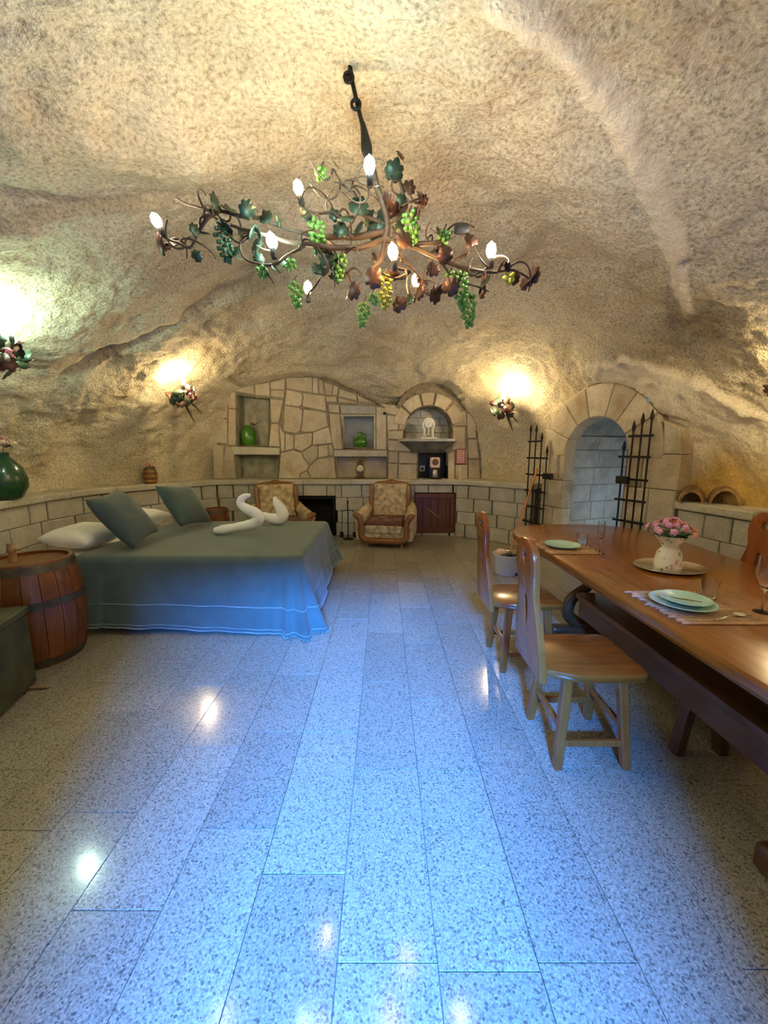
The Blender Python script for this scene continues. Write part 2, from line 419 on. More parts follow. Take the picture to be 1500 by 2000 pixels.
def Euler(x, y, z):
    return Matrix.Rotation(z, 3, 'Z') @ Matrix.Rotation(y, 3, 'Y') @ Matrix.Rotation(x, 3, 'X')

# ------------------------------------------------------------------ cave vault
#VAULT_BEGIN
AX, AY, ZB, HV = -0.45, 2.6, 0.98, 2.40
OUT = [(-4.3, 2.2), (-4.32, 3.1), (-4.36, 3.9), (-4.46, 4.64), (-4.30, 5.4), (-3.86, 6.1), (-3.35, 7.2), (-2.6, 7.65), (-1.0, 7.75),
       (0.3, 7.7), (1.3, 7.45), (2.1, 6.85), (2.62, 6.0), (2.92, 5.2), (3.2, 4.4), (3.42, 3.9), (3.58, 3.1), (3.75, 2), (3.75, .5),
       (3.4, -.15), (2.4, -.52), (0, -.62), (-2.4, -.55), (-3.8, -.2), (-4.25, .8)]
_th = np.array([math.atan2(y-AY, x-AX) for x, y in OUT]); _ra = np.array([math.hypot(x-AX, y-AY) for x, y in OUT])
_o = np.argsort(_th); _th = _th[_o]; _ra = _ra[_o]
_gt = np.linspace(-PI, PI, 1441)[:-1]
def _per(th, vals, k):
    a = np.interp(_gt, np.concatenate([th-2*PI, th, th+2*PI]), np.tile(vals, 3))
    ker = np.hanning(k); ker /= ker.sum()
    return np.convolve(np.concatenate([a[-k:], a, a[:k]]), ker, 'same')[k:-k]
_R = _per(_th, _ra, 41)
# how square the section is, by direction: rear, right, door, back, left
_nd = [(-PI/2, 4.0), (-0.8, 2.6), (-0.25, 2.0), (0.12, 2.0), (0.40, 2.7), (0.75, 2.9), (1.0, 3.0), (1.35, 3.1), (1.9, 3.0), (2.2, 2.2), (2.5, 1.75), (PI, 1.62), (-2.4, 1.9)]
_nd.sort(); _N = _per(np.array([a for a, b in _nd]), np.array([b for a, b in _nd]), 81)
def base_R(t): return np.interp(np.mod(t+PI, 2*PI)-PI, np.append(_gt, PI), np.append(_R, _R[0]))
def exp_n(t): return np.interp(np.mod(t+PI, 2*PI)-PI, np.append(_gt, PI), np.append(_N, _N[0]))
def vault_z(x, y):
    t = np.arctan2(y-AY, x-AX); q = np.hypot(x-AX, y-AY)/base_R(t); n = exp_n(t)
    return ZB+HV*np.clip(1-np.clip(q, 0, 1)**n, 0, 1)**(1/n)
#VAULT_END
def vnoise(P, scale, seed):
    """value noise on an (n,3) array"""
    q = P*scale; i = np.floor(q).astype(np.int64); f = q-i; f = f*f*(3-2*f)
    def h(a):
        n = (a[:, 0]*374761393+a[:, 1]*668265263+a[:, 2]*2147483647+seed*1274126177) & 0xffffffff
        n = ((n ^ (n >> 13))*1274126177) & 0xffffffff
        return ((n ^ (n >> 16)) & 0xffff)/65535.0
    r = np.zeros(len(P))
    for dx in (0, 1):
        for dy in (0, 1):
            for dz in (0, 1):
                w = (f[:, 0] if dx else 1-f[:, 0])*(f[:, 1] if dy else 1-f[:, 1])*(f[:, 2] if dz else 1-f[:, 2])
                r += w*h(i+np.array([dx, dy, dz]))
    return r-0.5
# back wall frame: u = x, v = z on the plane y = YB ; w towards the room
YB = 7.15
def fr_back(u, v, w): return Vector((u, YB-w, v))
def px_back(px, py):
    x = (px-750)/751; y = (1000-py)/751; c_, s_ = math.cos(math.atan(120/751)), math.sin(math.atan(120/751))
    k = YB/(c_+s_*y); return (x*k, 1.54+(-s_+c_*y)*k)
# the outline of the masonry, in metres on that plane
OUT_BACK = [px_back(*p) for p in [(422, 945), (424, 900), (432, 850), (440, 803), (453, 766), (490, 752), (520, 745), (560, 738), (600, 735), (635, 737), (662, 748), (700, 768),
            (735, 789), (762, 800), (772, 797), (779, 783), (792, 766), (812, 752), (838, 746), (864, 751), (884, 763), (898, 779), (908, 798), (922, 815), (932, 850), (938, 900), (940, 945)]]
def inside(P, U, V):
    P = np.array(P); r = np.zeros(U.shape, bool); n = len(P)
    for i in range(n):
        x1, y1 = P[i]; x2, y2 = P[(i+1) % n]
        c_ = ((y1 > V) != (y2 > V)) & (U < (x2-x1)*(V-y1)/(y2-y1+1e-12)+x1); r ^= c_
    return r
# door frame: s along the right wall, z up, w into the room
DP = Vector((2.35, 5.9, 0)); DT = Vector((.353, -.936, 0)); DN = Vector((-.936, -.353, 0))
def fr_door(s, z, w): return DP+DT*s+DN*w+Vector((0, 0, z))
DC, DSP, DRI, DRO = 0.97, 1.50, 0.46, 0.87      # arch centre, springing, inner and outer radius
def seg_dist(P, line):
    """distance of points to a 3-D polyline"""
    d = np.full(len(P), 1e9)
    for a, b in zip(line[:-1], line[1:]):
        a = np.array(a); b = np.array(b); ab = b-a
        t = np.clip(((P-a)@ab)/(ab@ab), 0, 1); d = np.minimum(d, np.linalg.norm(P-a-t[:, None]*ab, axis=1))
    return d
VEIN = [(0.47, 1.81, 3.35), (0.63, 1.92, 3.34), (0.78, 2.01, 3.31), (0.94, 2.1, 3.27), (1.13, 2.24, 3.22), (1.29, 2.33, 3.17), (1.46, 2.42, 3.12), (1.68, 2.6, 3.04), (1.86, 2.74, 2.97), (2.1, 2.94, 2.88), (2.38, 3.24, 2.8), (2.62, 3.48, 2.69)]
CREASE = [([(-3.13, 4.61, 2.55), (-2.76, 4.86, 2.75), (-2.41, 5.05, 2.95), (-1.94, 4.88, 3.16), (-1.57, 4.71, 3.27), (-1.08, 4.6, 3.33)], 0.16),
          ([(-2.6, 2.6, 2.78), (-2.44, 2.68, 2.86), (-2.17, 2.77, 2.98), (-1.9, 2.87, 3.09), (-1.52, 3.03, 3.22)], 0.07)]
#POLYLINES
def build_vault():
    NT, NP = 960, 250
    th = np.linspace(-PI, PI, NT, endpoint=False)
    Rr = base_R(th); n = exp_n(th)
    ph = np.linspace(0, PI/2, NP)
    T, Pp = np.meshgrid(np.arange(NT), ph, indexing='ij')
    nn = n[T]
    q = np.cos(Pp)**(2/nn); zz = ZB+HV*np.sin(Pp)**(2/nn)
    X = AX+Rr[T]*q*np.cos(th[T]); Y = AY+Rr[T]*q*np.sin(th[T])
    P = np.stack([X, Y, zz], -1)
    # skirt down behind the ledge
    sk = P[:, :1].repeat(4, 1).copy(); sk[:, :, 2] = np.array([-0.05, 0.3, 0.6, 0.85])
    P = np.concatenate([sk, P], 1); NR = NP+4
    flat = P.reshape(-1, 3)
    # outward normal of the smooth form, approximated by finite differences
    dT = np.roll(P, -1, 0)-np.roll(P, 1, 0); dP = np.gradient(P, axis=1)
    N = np.cross(dT, dP).reshape(-1, 3); N /= (np.linalg.norm(N, axis=1)[:, None]+1e-9)
    out = flat-np.array([AX, AY, 1.2]); N *= np.sign((N*out).sum(1))[:, None]
    d = 0.18*vnoise(flat, 0.75, 1)+0.13*vnoise(flat, 1.9, 2)+0.06*vnoise(flat, 4.3, 3)+0.035*vnoise(flat, 10, 4)+0.02*vnoise(flat, 22, 5)
    # keep the rock clear of the entrance behind the camera
    d = np.where(flat[:, 1] < 0.3, np.maximum(d, 0.0), d)
    tone = np.zeros((len(flat), 4)); tone[:, 3] = 1
    vd = seg_dist(flat, VEIN)+0.05*vnoise(flat, 9, 11)+0.03*vnoise(flat, 25, 12)
    wv = 0.065
    tone[:, 0] = np.clip((wv+0.015-vd)/0.03, 0, 1)
    d -= 0.035*np.clip((wv+0.02-vd)/0.06, 0, 1)          # the vein stands proud of the rock
    for line, amp in CREASE:
        cd = seg_dist(flat, line)+0.10*vnoise(flat, 5, 21)
        side = np.where(crease_side(flat, line) > 0, 1.0, 0.0)
        d += amp*np.exp(-(cd/0.32)**2)*side
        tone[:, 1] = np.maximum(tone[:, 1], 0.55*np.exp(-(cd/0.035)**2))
    # smooth plaster band around the door arch and along the right wall, ochre stain above the ledge
    s = (flat-np.array(DP))@np.array(DT); w = (flat-np.array(DP))@np.array(DN)
    rim = 2.62-0.62*np.clip(s-1.5, 0, 9)+0.16*vnoise(flat, 3.1, 31)+0.06*vnoise(flat, 9, 32)
    near = (s > -0.6) & (flat[:, 0] > 1.6) & (flat[:, 2] > 0.9)
    pl = np.where(near & (s > 0.9), np.clip((rim-flat[:, 2])/0.03, 0, 1), 0)
    tone[:, 0] = np.maximum(tone[:, 0], 0.8*pl)
    d += np.where(near & (s > 1.0), -0.07*np.clip((rim-flat[:, 2])/0.05, 0, 1), 0)
    oc = np.where((flat[:, 0] > 2.0) & (s > 1.9), np.clip((1.50+0.5*vnoise(flat, 2.6, 33)+0.14*np.clip(s-2, 0, 3)-flat[:, 2])/0.35, 0, 1), 0)
    tone[:, 2] = np.clip(oc*1.1, 0, 0.95)
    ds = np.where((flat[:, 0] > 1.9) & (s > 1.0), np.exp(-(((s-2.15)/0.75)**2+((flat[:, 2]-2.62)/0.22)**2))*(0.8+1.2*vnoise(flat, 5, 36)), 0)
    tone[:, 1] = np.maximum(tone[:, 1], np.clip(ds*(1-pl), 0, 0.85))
    flat = flat+N*d[:, None]
    # recess for the masonry of the back wall
    U, V, Yy = flat[:, 0], flat[:, 2], flat[:, 1]
    ins = inside(OUT_BACK, U, V) & (Yy > 5.2) & (V > 0.99)
    flat[ins, 1] = np.maximum(flat[ins, 1], YB+0.5)
    low = (Yy > 5.2) & (V <= 0.99) & (U > -3.0) & (U < 1.7)
    flat[low, 1] = np.maximum(flat[low, 1], YB+0.5)
    # recess for the door masonry
    s = (flat-np.array(DP))@np.array(DT); w = (flat-np.array(DP))@np.array(DN); z = flat[:, 2]
    reg = (np.hypot(s-DC, z-DSP) < DRO) & (z > DSP) | (z <= DSP) & (s > 0.10) & (s < 2.02) | (s >= 1.4) & (s < 1.98) & (z < 1.86+0.16*np.clip(1.95-s, 0, 1)*2)
    reg &= (w > -1.2) & (w < 0.9) & (flat[:, 0] > 1.5)
    flat[reg] = flat[reg]+np.array(DN)[None, :]*(-0.16-w[reg])[:, None]
    # doorway hole, entrance hole behind the camera
    hole = (np.abs(s-DC) < 0.62) & (z < 2.12) & (flat[:, 0] > 1.5) & (flat[:, 1] > 3.5)
    hole |= (flat[:, 1] < 0.1) & (flat[:, 0] > -0.48) & (flat[:, 0] < 0.50) & (z < 2.06)
    idx = np.arange(NT*NR).reshape(NT, NR)
    a = idx[:, :-1]; b_ = np.roll(idx, -1, 0)[:, :-1]; c_ = np.roll(idx, -1, 0)[:, 1:]; e = idx[:, 1:]
    F = np.stack([a, e, c_, b_], -1).reshape(-1, 4)
    keep = ~(hole[F].any(1)); F = F[keep]
    me = bpy.data.meshes.new('ceiling')
    me.vertices.add(len(flat)); me.vertices.foreach_set('co', flat.astype(np.float32).ravel())
    me.loops.add(len(F)*4); me.loops.foreach_set('vertex_index', F.astype(np.int32).ravel())
    me.polygons.add(len(F)); me.polygons.foreach_set('loop_start', np.arange(0, len(F)*4, 4, dtype=np.int32))
    me.update(calc_edges=True); me.validate()
    ca = me.color_attributes.new('tone', 'FLOAT_COLOR', 'POINT')
    ca.data.foreach_set('color', tone.astype(np.float32).ravel())
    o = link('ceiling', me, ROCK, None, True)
    return tag(o, 'rough pecked tan rock vault arching over the whole cave room', 'rock vault', kind='structure')
def crease_side(P, line):
    a = np.array(line[0]); b = np.array(line[-1]); ab = b-a
    ce = np.array([AX, AY, 1.2]); nrm = np.cross(ab, (a+b)/2-ce); return (P-(a+b)/2)@nrm
build_vault()

# ------------------------------------------------------------------ floor
def build_floor():
    base = from_py('floor', [(-4.6, -1.7, -0.06), (4.2, -1.7, -0.06), (4.2, 8, -0.06), (-4.6, 8, -0.06), (-4.6, -1.7, -0.012), (4.2, -1.7, -0.012), (4.2, 8, -0.012), (-4.6, 8, -0.012)],
                   [(0, 3, 2, 1), (4, 5, 6, 7), (0, 1, 5, 4), (1, 2, 6, 5), (2, 3, 7, 6), (3, 0, 4, 7)], plain('floor_grout', (0.30, 0.28, 0.24), 0.9))
    tag(base, 'polished speckled grey granite slab floor', 'floor', kind='structure')
    x = -4.42; col = 0; W = 0.306
    rest = bmesh.new(); cache = {}
    xs = [-0.143+W*k for k in range(-14, 14)]
    for k, x0 in enumerate(xs):
        y = -1.7+R(0, 0.5); first = True
        ys = [-1.7]
        while ys[-1] < 8:
            ys.append(ys[-1]+rng.choice([0.55, 0.72, 0.72, 0.9]))
        near = min(range(len(ys)), key=lambda i: abs(ys[i]-0.94))
        off = 0.94-ys[near] if -0.5 < x0 < 0.5 and k % 2 == 0 else R(-.2, .2)
        ys = [v+off for v in ys]; ys[0] = -1.7; ys[-1] = 8.0
        for y0, y1 in zip(ys[:-1], ys[1:]):
            if y1-y0 < 0.05: continue
            vis = y1 > 0.55 and y0 < 7.0 and abs((x0+W/2)/max(0.6, (y0+y1)/2)) < 1.12 and -3.6 < x0 < 2.7
            g = 0.0012
            pts = [(x0+g, y0+g), (x0+W-g, y0+g), (x0+W-g, y1-g), (x0+g, y1-g)]
            fr = lambda u, v, w: Vector((u, v, w))
            if vis: poly('tile', pts, -0.012, R(-0.0003, 0.0003), fr, GRANITE, base, 0.0012)
            else: bm_poly(rest, pts, -0.012, 0.0, fr, 0.0012)
    o = from_bm('outer_tile', rest, GRANITE, base); o['kind'] = 'stuff'
build_floor()

# ------------------------------------------------------------------ ledge wall around the room
def build_ledge():
    root = thing('wall_ledge', 'low pale stone ledge wall with slab cap running around the room', 'ledge wall'); root['kind'] = 'structure'
    runs = [[(-3.5, 0.2), (-3.62, 1.4), (-3.82, 2.7), (-3.95, 3.9), (-4.05, 4.64), (-3.92, 5.35), (-3.52, 6.02), (-2.95, 6.82), (-1.5, 6.86), (0.0, 6.86), (1.25, 6.82), (1.82, 6.45), (2.27, 5.93)],
            [(3.03, 3.97), (3.12, 3.4), (3.22, 2.8), (3.34, 1.9), (3.38, 0.8)]]
    ZT = 1.02; CT = 0.085
    openings = [(-1.66, -0.88, 0.0, 0.73), (0.55, 1.27, 0.06, 0.79)]     # fireplace, hatch: x0,x1,z0,z1 in the back run
    for run in runs:
        P = [Vector((x, y)) for x, y in run]
        L = [0.0]
        for a, b in zip(P[:-1], P[1:]): L.append(L[-1]+(b-a).length)
        def at(s):
            s = max(0, min(L[-1]-1e-6, s))
            for i in range(len(P)-1):
                if s <= L[i+1]: break
            d = (P[i+1]-P[i]).normalized(); return P[i]+d*(s-L[i])
        def outn(s):
            d = (at(s+0.25)-at(s-0.25)).normalized(); return Vector((-d.y, d.x))
        # backing
        n = int(L[-1]/0.15); v = []; f = []
        sgn = 1
        if (outn(L[-1]/2)).dot(at(L[-1]/2)-Vector((AX, AY))) < 0: sgn = -1
        def pt(s, w): o_ = outn(s)*sgn; p = at(s)+o_*w; return p
        bm = bmesh.new(); rows = []
        for k in range(n+1):
            s = L[-1]*k/n
            rows.append([bm.verts.new((*pt(s, w), z)) for w, z in ((0.10, 0.0), (0.10, ZT-CT), (0.75, ZT-CT), (0.75, 0.0))])
        for k in range(n):
            m_ = (rows[k][0].co+rows[k+1][0].co)/2
            for i in range(4):
                if i == 0 and m_.y > 6.6 and any(x0-0.02 < m_.x < x1+0.02 for x0, x1, _, _ in openings): continue
                bm.faces.new((rows[k][i], rows[k+1][i], rows[k+1][(i+1) % 4], rows[k][(i+1) % 4]))
        from_bm('mortar_bed', bm, MORTAR, root)
        # cap slabs
        s = 0.0
        while s < L[-1]-0.05:
            e = min(L[-1], s+R(0.62, 0.95))
            if L[-1]-e < 0.3: e = L[-1]
            m_ = max(1, int((e-s)/0.2)); j = R(-0.004, 0.004); bm = bmesh.new()
            rr = []
            for k in range(m_+1):
                t = s+0.003+(e-s-0.006)*k/m_
                rr.append([bm.verts.new((*pt(t, w), z+j)) for w, z in ((0.0, ZT-CT+0.006), (-0.006, ZT-CT+0.02), (-0.006, ZT-0.012), (0.008, ZT), (0.60, ZT), (0.60, ZT-CT+0.006))])
            for k in range(m_):
                for i in range(6): bm.faces.new((rr[k][i], rr[k+1][i], rr[k+1][(i+1) % 6], rr[k][(i+1) % 6]))
            bm.faces.new(rr[0][::-1]); bm.faces.new(rr[-1])
            from_bm('cap_slab', bm, CAPST, root); s = e
        # courses of blocks
        zs = [0.0, 0.235, 0.46, 0.70, ZT-CT-0.004]
        for r_ in range(4):
            s = 0.0; z0, z1 = zs[r_], zs[r_+1]
            s -= R(0, 0.25)
            while s < L[-1]-0.02:
                e = min(L[-1], s+R(0.26, 0.52)); s0 = max(0, s)
                a = pt(s0+0.003, 0); b = pt(e-0.003, 0)
                spans = [(a, b, z0, z1)]
                if min(a.y, b.y) > 6.6:
                    for x0, x1, zz0, zz1 in openings:
                        new = []
                        for (a_, b_, p, q) in spans:
                            if p >= zz1-0.02 or q <= zz0+0.02 or b_.x < x0 or a_.x > x1: new.append((a_, b_, p, q)); continue
                            dirv = (b_-a_)
                            if a_.x < x0-0.05: new.append((a_, a_+dirv*((x0-a_.x)/dirv.x), p, q))
                            if b_.x > x1+0.05: new.append((a_+dirv*((x1-a_.x)/dirv.x), b_, p, q))
                            if q > zz1+0.03: new.append((a_+dirv*max(0, (x0-a_.x)/dirv.x), a_+dirv*min(1, (x1-a_.x)/dirv.x), zz1, q))
                            if p < zz0-0.03: new.append((a_+dirv*max(0, (x0-a_.x)/dirv.x), a_+dirv*min(1, (x1-a_.x)/dirv.x), p, zz0))
                        spans = new
                for a_, b_, p, q in spans:
                    d = b_-a_; Ln = d.length
                    if Ln < 0.04: continue
                    d.normalize(); o_ = outn((s0+e)/2)*sgn
                    fr = lambda u, v, w, a_=a_, d=d, o_=o_: Vector((*(a_+d*u-o_*(w-0.04)), v))
                    g = 0.003
                    poly('block', [(g, p+g), (Ln-g, p+g), (Ln-g, q-g), (g, q-g)], -0.12, R(0.0, 0.009), fr, ASHLAR, root, 0.008)
                s = e
    return root
build_ledge()

# ------------------------------------------------------------------ masonry of the back wall
def z1(x, y): return px_back(410+x/5.357, 720+y/5.357)
def z2(x, y): return px_back(640+x/5.0, 720+y/5.0)
def build_back():
    root = thing('wall_back', 'fitted tan stone masonry back wall with niches and an arched hood', 'stone wall', (0, YB, 0)); root['kind'] = 'structure'
    fr = lambda u, v, w: Vector((u, -w, v))
    niches = [('upper', [z1(278, 275), z1(620, 318), z1(612, 812), z1(285, 808)], 0.34, SHADE_N),
              ('lower', [z1(278, 905), z1(722, 905), z1(712, 1158), z1(288, 1158)], 0.32, SHADE_N),
              ('upper', [z2(158, 462), z2(447, 462), z2(447, 770), z2(150, 778)], 0.30, GREYST),
              ('lower', [z2(82, 866), z2(572, 866), z2(575, 1068), z2(88, 1068)], 0.30, FIELD),
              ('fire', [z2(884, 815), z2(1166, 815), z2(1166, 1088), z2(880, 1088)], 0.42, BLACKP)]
    arcc = z2(985, 600); arr = 0.425
    arch = [(arcc[0]+arr*math.cos(a), arcc[1]+arr*math.sin(a)) for a in np.linspace(0, PI, 15)]
    arch = [(arcc[0]+arr+0.01, z2(0, 692)[1])]+arch+[(arcc[0]-arr-0.01, z2(0, 692)[1])]
    holes = [n[1] for n in niches]+[arch]
    # mortar bed in small cells so that the niches stay open
    st = 0.03; us = np.arange(-3.2, 2.0, st); vz = np.arange(1.0, 2.95, st)
    U, V = np.meshgrid(us+st/2, vz+st/2, indexing='ij')
    ok = inside(OUT_BACK, U, V) | (V < 1.1) & (U > -3.1) & (U < 1.75)
    for h in holes: ok &= ~inside(h, U, V)
    bm = bmesh.new(); g = {}
    def vtx(i, j):
        if (i, j) not in g: g[(i, j)] = bm.verts.new((us[0]+i*st, 0.012, vz[0]+j*st))
        return g[(i, j)]
    for i in range(len(us)):
        for j in range(len(vz)):
            if ok[i, j]: bm.faces.new((vtx(i, j), vtx(i+1, j), vtx(i+1, j+1), vtx(i, j+1)))
    from_bm('mortar_bed', bm, MORTAR, root)
    for nm, q, dep, mt in niches:
        bm = bmesh.new()
        f0 = [bm.verts.new(fr(u, v, 0.02)) for u, v in q]; cu = sum(p[0] for p in q)/4; cv = sum(p[1] for p in q)/4
        b0 = [bm.verts.new(fr(u, v, -dep)) for u, v in q]
        for i in range(4): bm.faces.new((f0[i], f0[(i+1) % 4], b0[(i+1) % 4], b0[i]))
        bm.faces.new(b0)
        from_bm('niche', bm, mt, root)
    bm = bmesh.new()
    f0 = [bm.verts.new(fr(u, v, 0.02)) for u, v in arch]; b0 = [bm.verts.new(fr(u, v, -0.30)) for u, v in arch]
    for i in range(len(arch)): bm.faces.new((f0[i], f0[(i+1) % len(arch)], b0[(i+1) % len(arch)], b0[i]))
    bm.faces.new(b0); from_bm('arched_niche', bm, MORTAR, root)
    # grey blocks at the back of the arched niche
    v0 = z2(0, 692)[1]; hh = 0.135
    for r_ in range(5):
        va, vb = v0+hh*r_, v0+hh*(r_+1)
        if vb > arcc[1]+arr: vb = arcc[1]+arr
        half = lambda v: arr if v <= arcc[1] else math.sqrt(max(0, arr**2-(v-arcc[1])**2))
        lo, hi = -half(va), half(va); tl, th_ = -half(vb), half(vb)
        if hi < 0.08: continue
        cuts = [lo]; x = lo+R(0.12, 0.28)
        while x < hi-0.08: cuts.append(x); x += R(0.2, 0.32)
        cuts.append(hi)
        for a, b in zip(cuts[:-1], cuts[1:]):
            q = [(arcc[0]+a, va), (arcc[0]+b, va), (arcc[0]+max(tl, min(th_, b)), vb), (arcc[0]+max(tl, min(th_, a)), vb)]
            if q[2][0]-q[3][0] < 0.02: q = [q[0], q[1], ((q[2][0]+q[3][0])/2, vb)]
            poly('block', q, -0.30, -0.285, fr, PALEST, root, 0.005, 0.004)
    S = [[(225, 215), (470, 165), (470, 280), (270, 240)], [(470, 165), (630, 140), (630, 292), (470, 280)], [(630, 140), (792, 100), (787, 225), (635, 220)],
         [(635, 220), (787, 225), (775, 318), (630, 292)], [(797, 90), (1075, 85), (1075, 258), (800, 210)], [(1075, 88), (1132, 98), (1137, 266), (1075, 258)],
         [(1134, 100), (1187, 125), (1207, 277), (1139, 266)], [(1187, 130), (1287, 165), (1277, 282), (1207, 277)], [(1287, 168), (1352, 188), (1332, 282), (1277, 282)],
         [(800, 214), (960, 250), (975, 300), (962, 380), (932, 403), (780, 378)], [(960, 248), (1207, 283), (1222, 452), (985, 402), (964, 380), (978, 300)],
         [(780, 382), (930, 406), (972, 440), (962, 560), (945, 655), (900, 682), (765, 658)], [(976, 420), (1217, 456), (1242, 600), (1090, 662), (982, 668), (950, 652), (966, 560)],
         [(748, 664), (785, 670), (782, 866), (738, 872)], [(788, 674), (882, 700), (872, 842), (784, 864)], [(885, 690), (1072, 670), (1067, 800), (960, 868), (878, 842)],
         [(1078, 668), (1246, 602), (1282, 782), (1074, 802)], [(962, 872), (1070, 806), (1130, 808), (1126, 932), (1048, 1012), (985, 940)], [(1132, 806), (1232, 796), (1242, 916), (1130, 936)],
         [(1235, 795), (1278, 788), (1302, 912), (1245, 916)], [(738, 882), (870, 852), (958, 880), (985, 945), (1042, 1014), (1018, 1062), (940, 1102), (936, 1152), (715, 1152)],
         [(1047, 1017), (1130, 942), (1302, 920), (1327, 1150), (1060, 1150), (1022, 1068)], [(942, 1106), (1016, 1070), (1056, 1150), (940, 1150)],
         [(198, 232), (270, 246), (274, 420), (190, 412)], [(190, 416), (274, 424), (278, 806), (184, 800)], [(118, 296), (192, 240), (186, 522), (78, 522)],
         [(70, 530), (182, 528), (182, 784), (32, 782)], [(28, 790), (148, 808), (135, 1156), (40, 1156)], [(152, 814), (240, 822), (276, 1156), (115, 1156)],
         [(630, 318), (772, 328), (722, 572), (640, 572)], [(640, 577), (720, 577), (736, 822), (614, 816)], [(722, 575), (765, 665), (740, 815), (728, 820)],
         [(1222, 456), (1240, 470), (1245, 598), (1238, 560)], [(1207, 285), (1330, 290), (1330, 356), (1214, 352)]]
    for q in S: poly('stone', [z1(*p) for p in q], -0.04, R(0.0, 0.018), fr, FIELD, root, 0.010, 0.006)
    S2 = [[(115, 195), (280, 250), (290, 320), (105, 272)], [(282, 252), (470, 345), (300, 325)], [(100, 276), (300, 330), (300, 348), (105, 335)],
          [(8, 348), (112, 352), (118, 436), (12, 428)], [(12, 438), (122, 444), (150, 792), (62, 790), (34, 690)], [(470, 368), (555, 385), (572, 455), (575, 794), (470, 794)],
          [(490, 342), (655, 352), (790, 485), (695, 462), (560, 440), (550, 380)],
          [(577, 452), (690, 466), (690, 600), (580, 604)], [(694, 470), (800, 492), (750, 600), (694, 598)], [(582, 608), (742, 604), (735, 692), (585, 692)],
          [(586, 698), (720, 704), (860, 812), (590, 802)], [(590, 808), (690, 808), (690, 922), (590, 922)], [(694, 812), (878, 818), (876, 930), (694, 926)],
          [(588, 928), (684, 928), (684, 1080), (588, 1080)], [(688, 932), (876, 936), (876, 1084), (688, 1084)],
          [(1240, 446), (1352, 405), (1362, 562), (1238, 562)], [(1222, 568), (1345, 566), (1345, 784), (1216, 800)], [(1172, 834), (1242, 804), (1242, 1086), (1172, 1086)],
          [(1246, 788), (1362, 786), (1362, 930), (1246, 930)], [(1246, 936), (1366, 936), (1368, 1088), (1246, 1088)], [(1356, 412), (1440, 490), (1455, 682), (1366, 682)],
          [(1366, 688), (1458, 688), (1476, 880), (1368, 880)], [(1372, 886), (1478, 886), (1490, 1088), (1374, 1088)], [(1200, 690), (1232, 560), (1236, 566), (1216, 690)]]
    for q in S2: poly('stone', [z2(*p) for p in q], -0.04, R(0.0, 0.018), fr, FIELD, root, 0.010, 0.006)
    for a0, a1 in ((12, 47), (50, 78), (81, 104), (107, 138), (141, 170)):
        ro = 0.665; q = []
        for a in np.linspace(a0, a1, 4): q.append((arcc[0]+(arr+0.01)*math.cos(math.radians(a)), arcc[1]+(arr+0.01)*math.sin(math.radians(a))))
        for a in np.linspace(a1, a0, 4): q.append((arcc[0]+ro*math.cos(math.radians(a)), arcc[1]+ro*math.sin(math.radians(a))))
        poly('voussoir', q, -0.03, R(0.015, 0.03), fr, FIELD, root, 0.010, 0.004)
    poly('lintel', [z2(122, 356), z2(470, 362), z2(470, 446), z2(130, 442)], -0.04, 0.012, fr, GREYST, root, 0.008, 0.004)
    for q, dep in (([(160, 452), (448, 452), (448, 466), (160, 466)], 0.02), ([(124, 448), (158, 450), (150, 790), (150, 600)], 0.015), ([(449, 450), (468, 450), (468, 790), (449, 785)], 0.015)):
        poly('niche_frame', [z2(*p) for p in q], -0.04, dep, fr, ASHLAR, root, 0.004)
    poly('sill', [z1(232, 816), z1(737, 828), z1(732, 902), z1(258, 900)], -0.06, 0.055, fr, CAPST, root, 0.01)
    poly('sill', [z2(66, 797), z2(577, 801), z2(580, 860), z2(66, 860)], -0.06, 0.055, fr, CAPST, root, 0.01)
    # stone hood below the arch: a slab on an inverted hull
    zt = z2(0, 688)[1]; zb = z2(0, 822)[1]; xc = arcc[0]-0.02
    tp = [(-0.52, 0.0), (-0.45, -0.26), (0.45, -0.26), (0.52, 0.0)]; bt = [(-0.30, 0.0), (-0.27, -0.05), (0.27, -0.05), (0.30, 0.0)]
    bm = bmesh.new(); a = [bm.verts.new((xc+x, y, zt-0.045)) for x, y in tp]; b = [bm.verts.new((xc+x, y, zb)) for x, y in bt]
    m_ = [bm.verts.new((xc+x*0.62+y_*0, y*0.50, zb+0.06)) for (x, y), y_ in zip(tp, (0, 0, 0, 0))]
    for r0, r1 in ((a, m_), (m_, b)):
        for i in range(4): bm.faces.new((r0[i], r0[(i+1) % 4], r1[(i+1) % 4], r1[i]))
    bm.faces.new(a[::-1]); bm.faces.new(b)
    from_bm('hood', bm, DARKST, root)
    bm = bmesh.new(); a = [bm.verts.new((xc+x*1.03, y*1.05, zt-0.045)) for x, y in tp]; b = [bm.verts.new((xc+x*1.03, y*1.05, zt)) for x, y in tp]
    for i in range(4): bm.faces.new((a[i], a[(i+1) % 4], b[(i+1) % 4], b[i]))
    bm.faces.new(a); bm.faces.new(b[::-1]); from_bm('hood_slab', bm, GREYST, root)
    box('iron_stud', (z2(556, 438)[0], -0.03, z2(556, 438)[1]), (0.05, 0.05, 0.05), IRON, root, bev=0.01)
    # fireplace and hatch in the ledge front below
    bm = bmesh.new()
    xs_ = (-1.66, -0.88); q = [(xs_[0], 0.004), (xs_[1], 0.004), (xs_[1], 0.73), (xs_[0], 0.73)]
    f0 = [bm.verts.new((u, 6.87-YB, v)) for u, v in q]; b0 = [bm.verts.new((u, 7.35-YB, v)) for u, v in q]
    for i in range(4): bm.faces.new((f0[i], f0[(i+1) % 4], b0[(i+1) % 4], b0[i]))
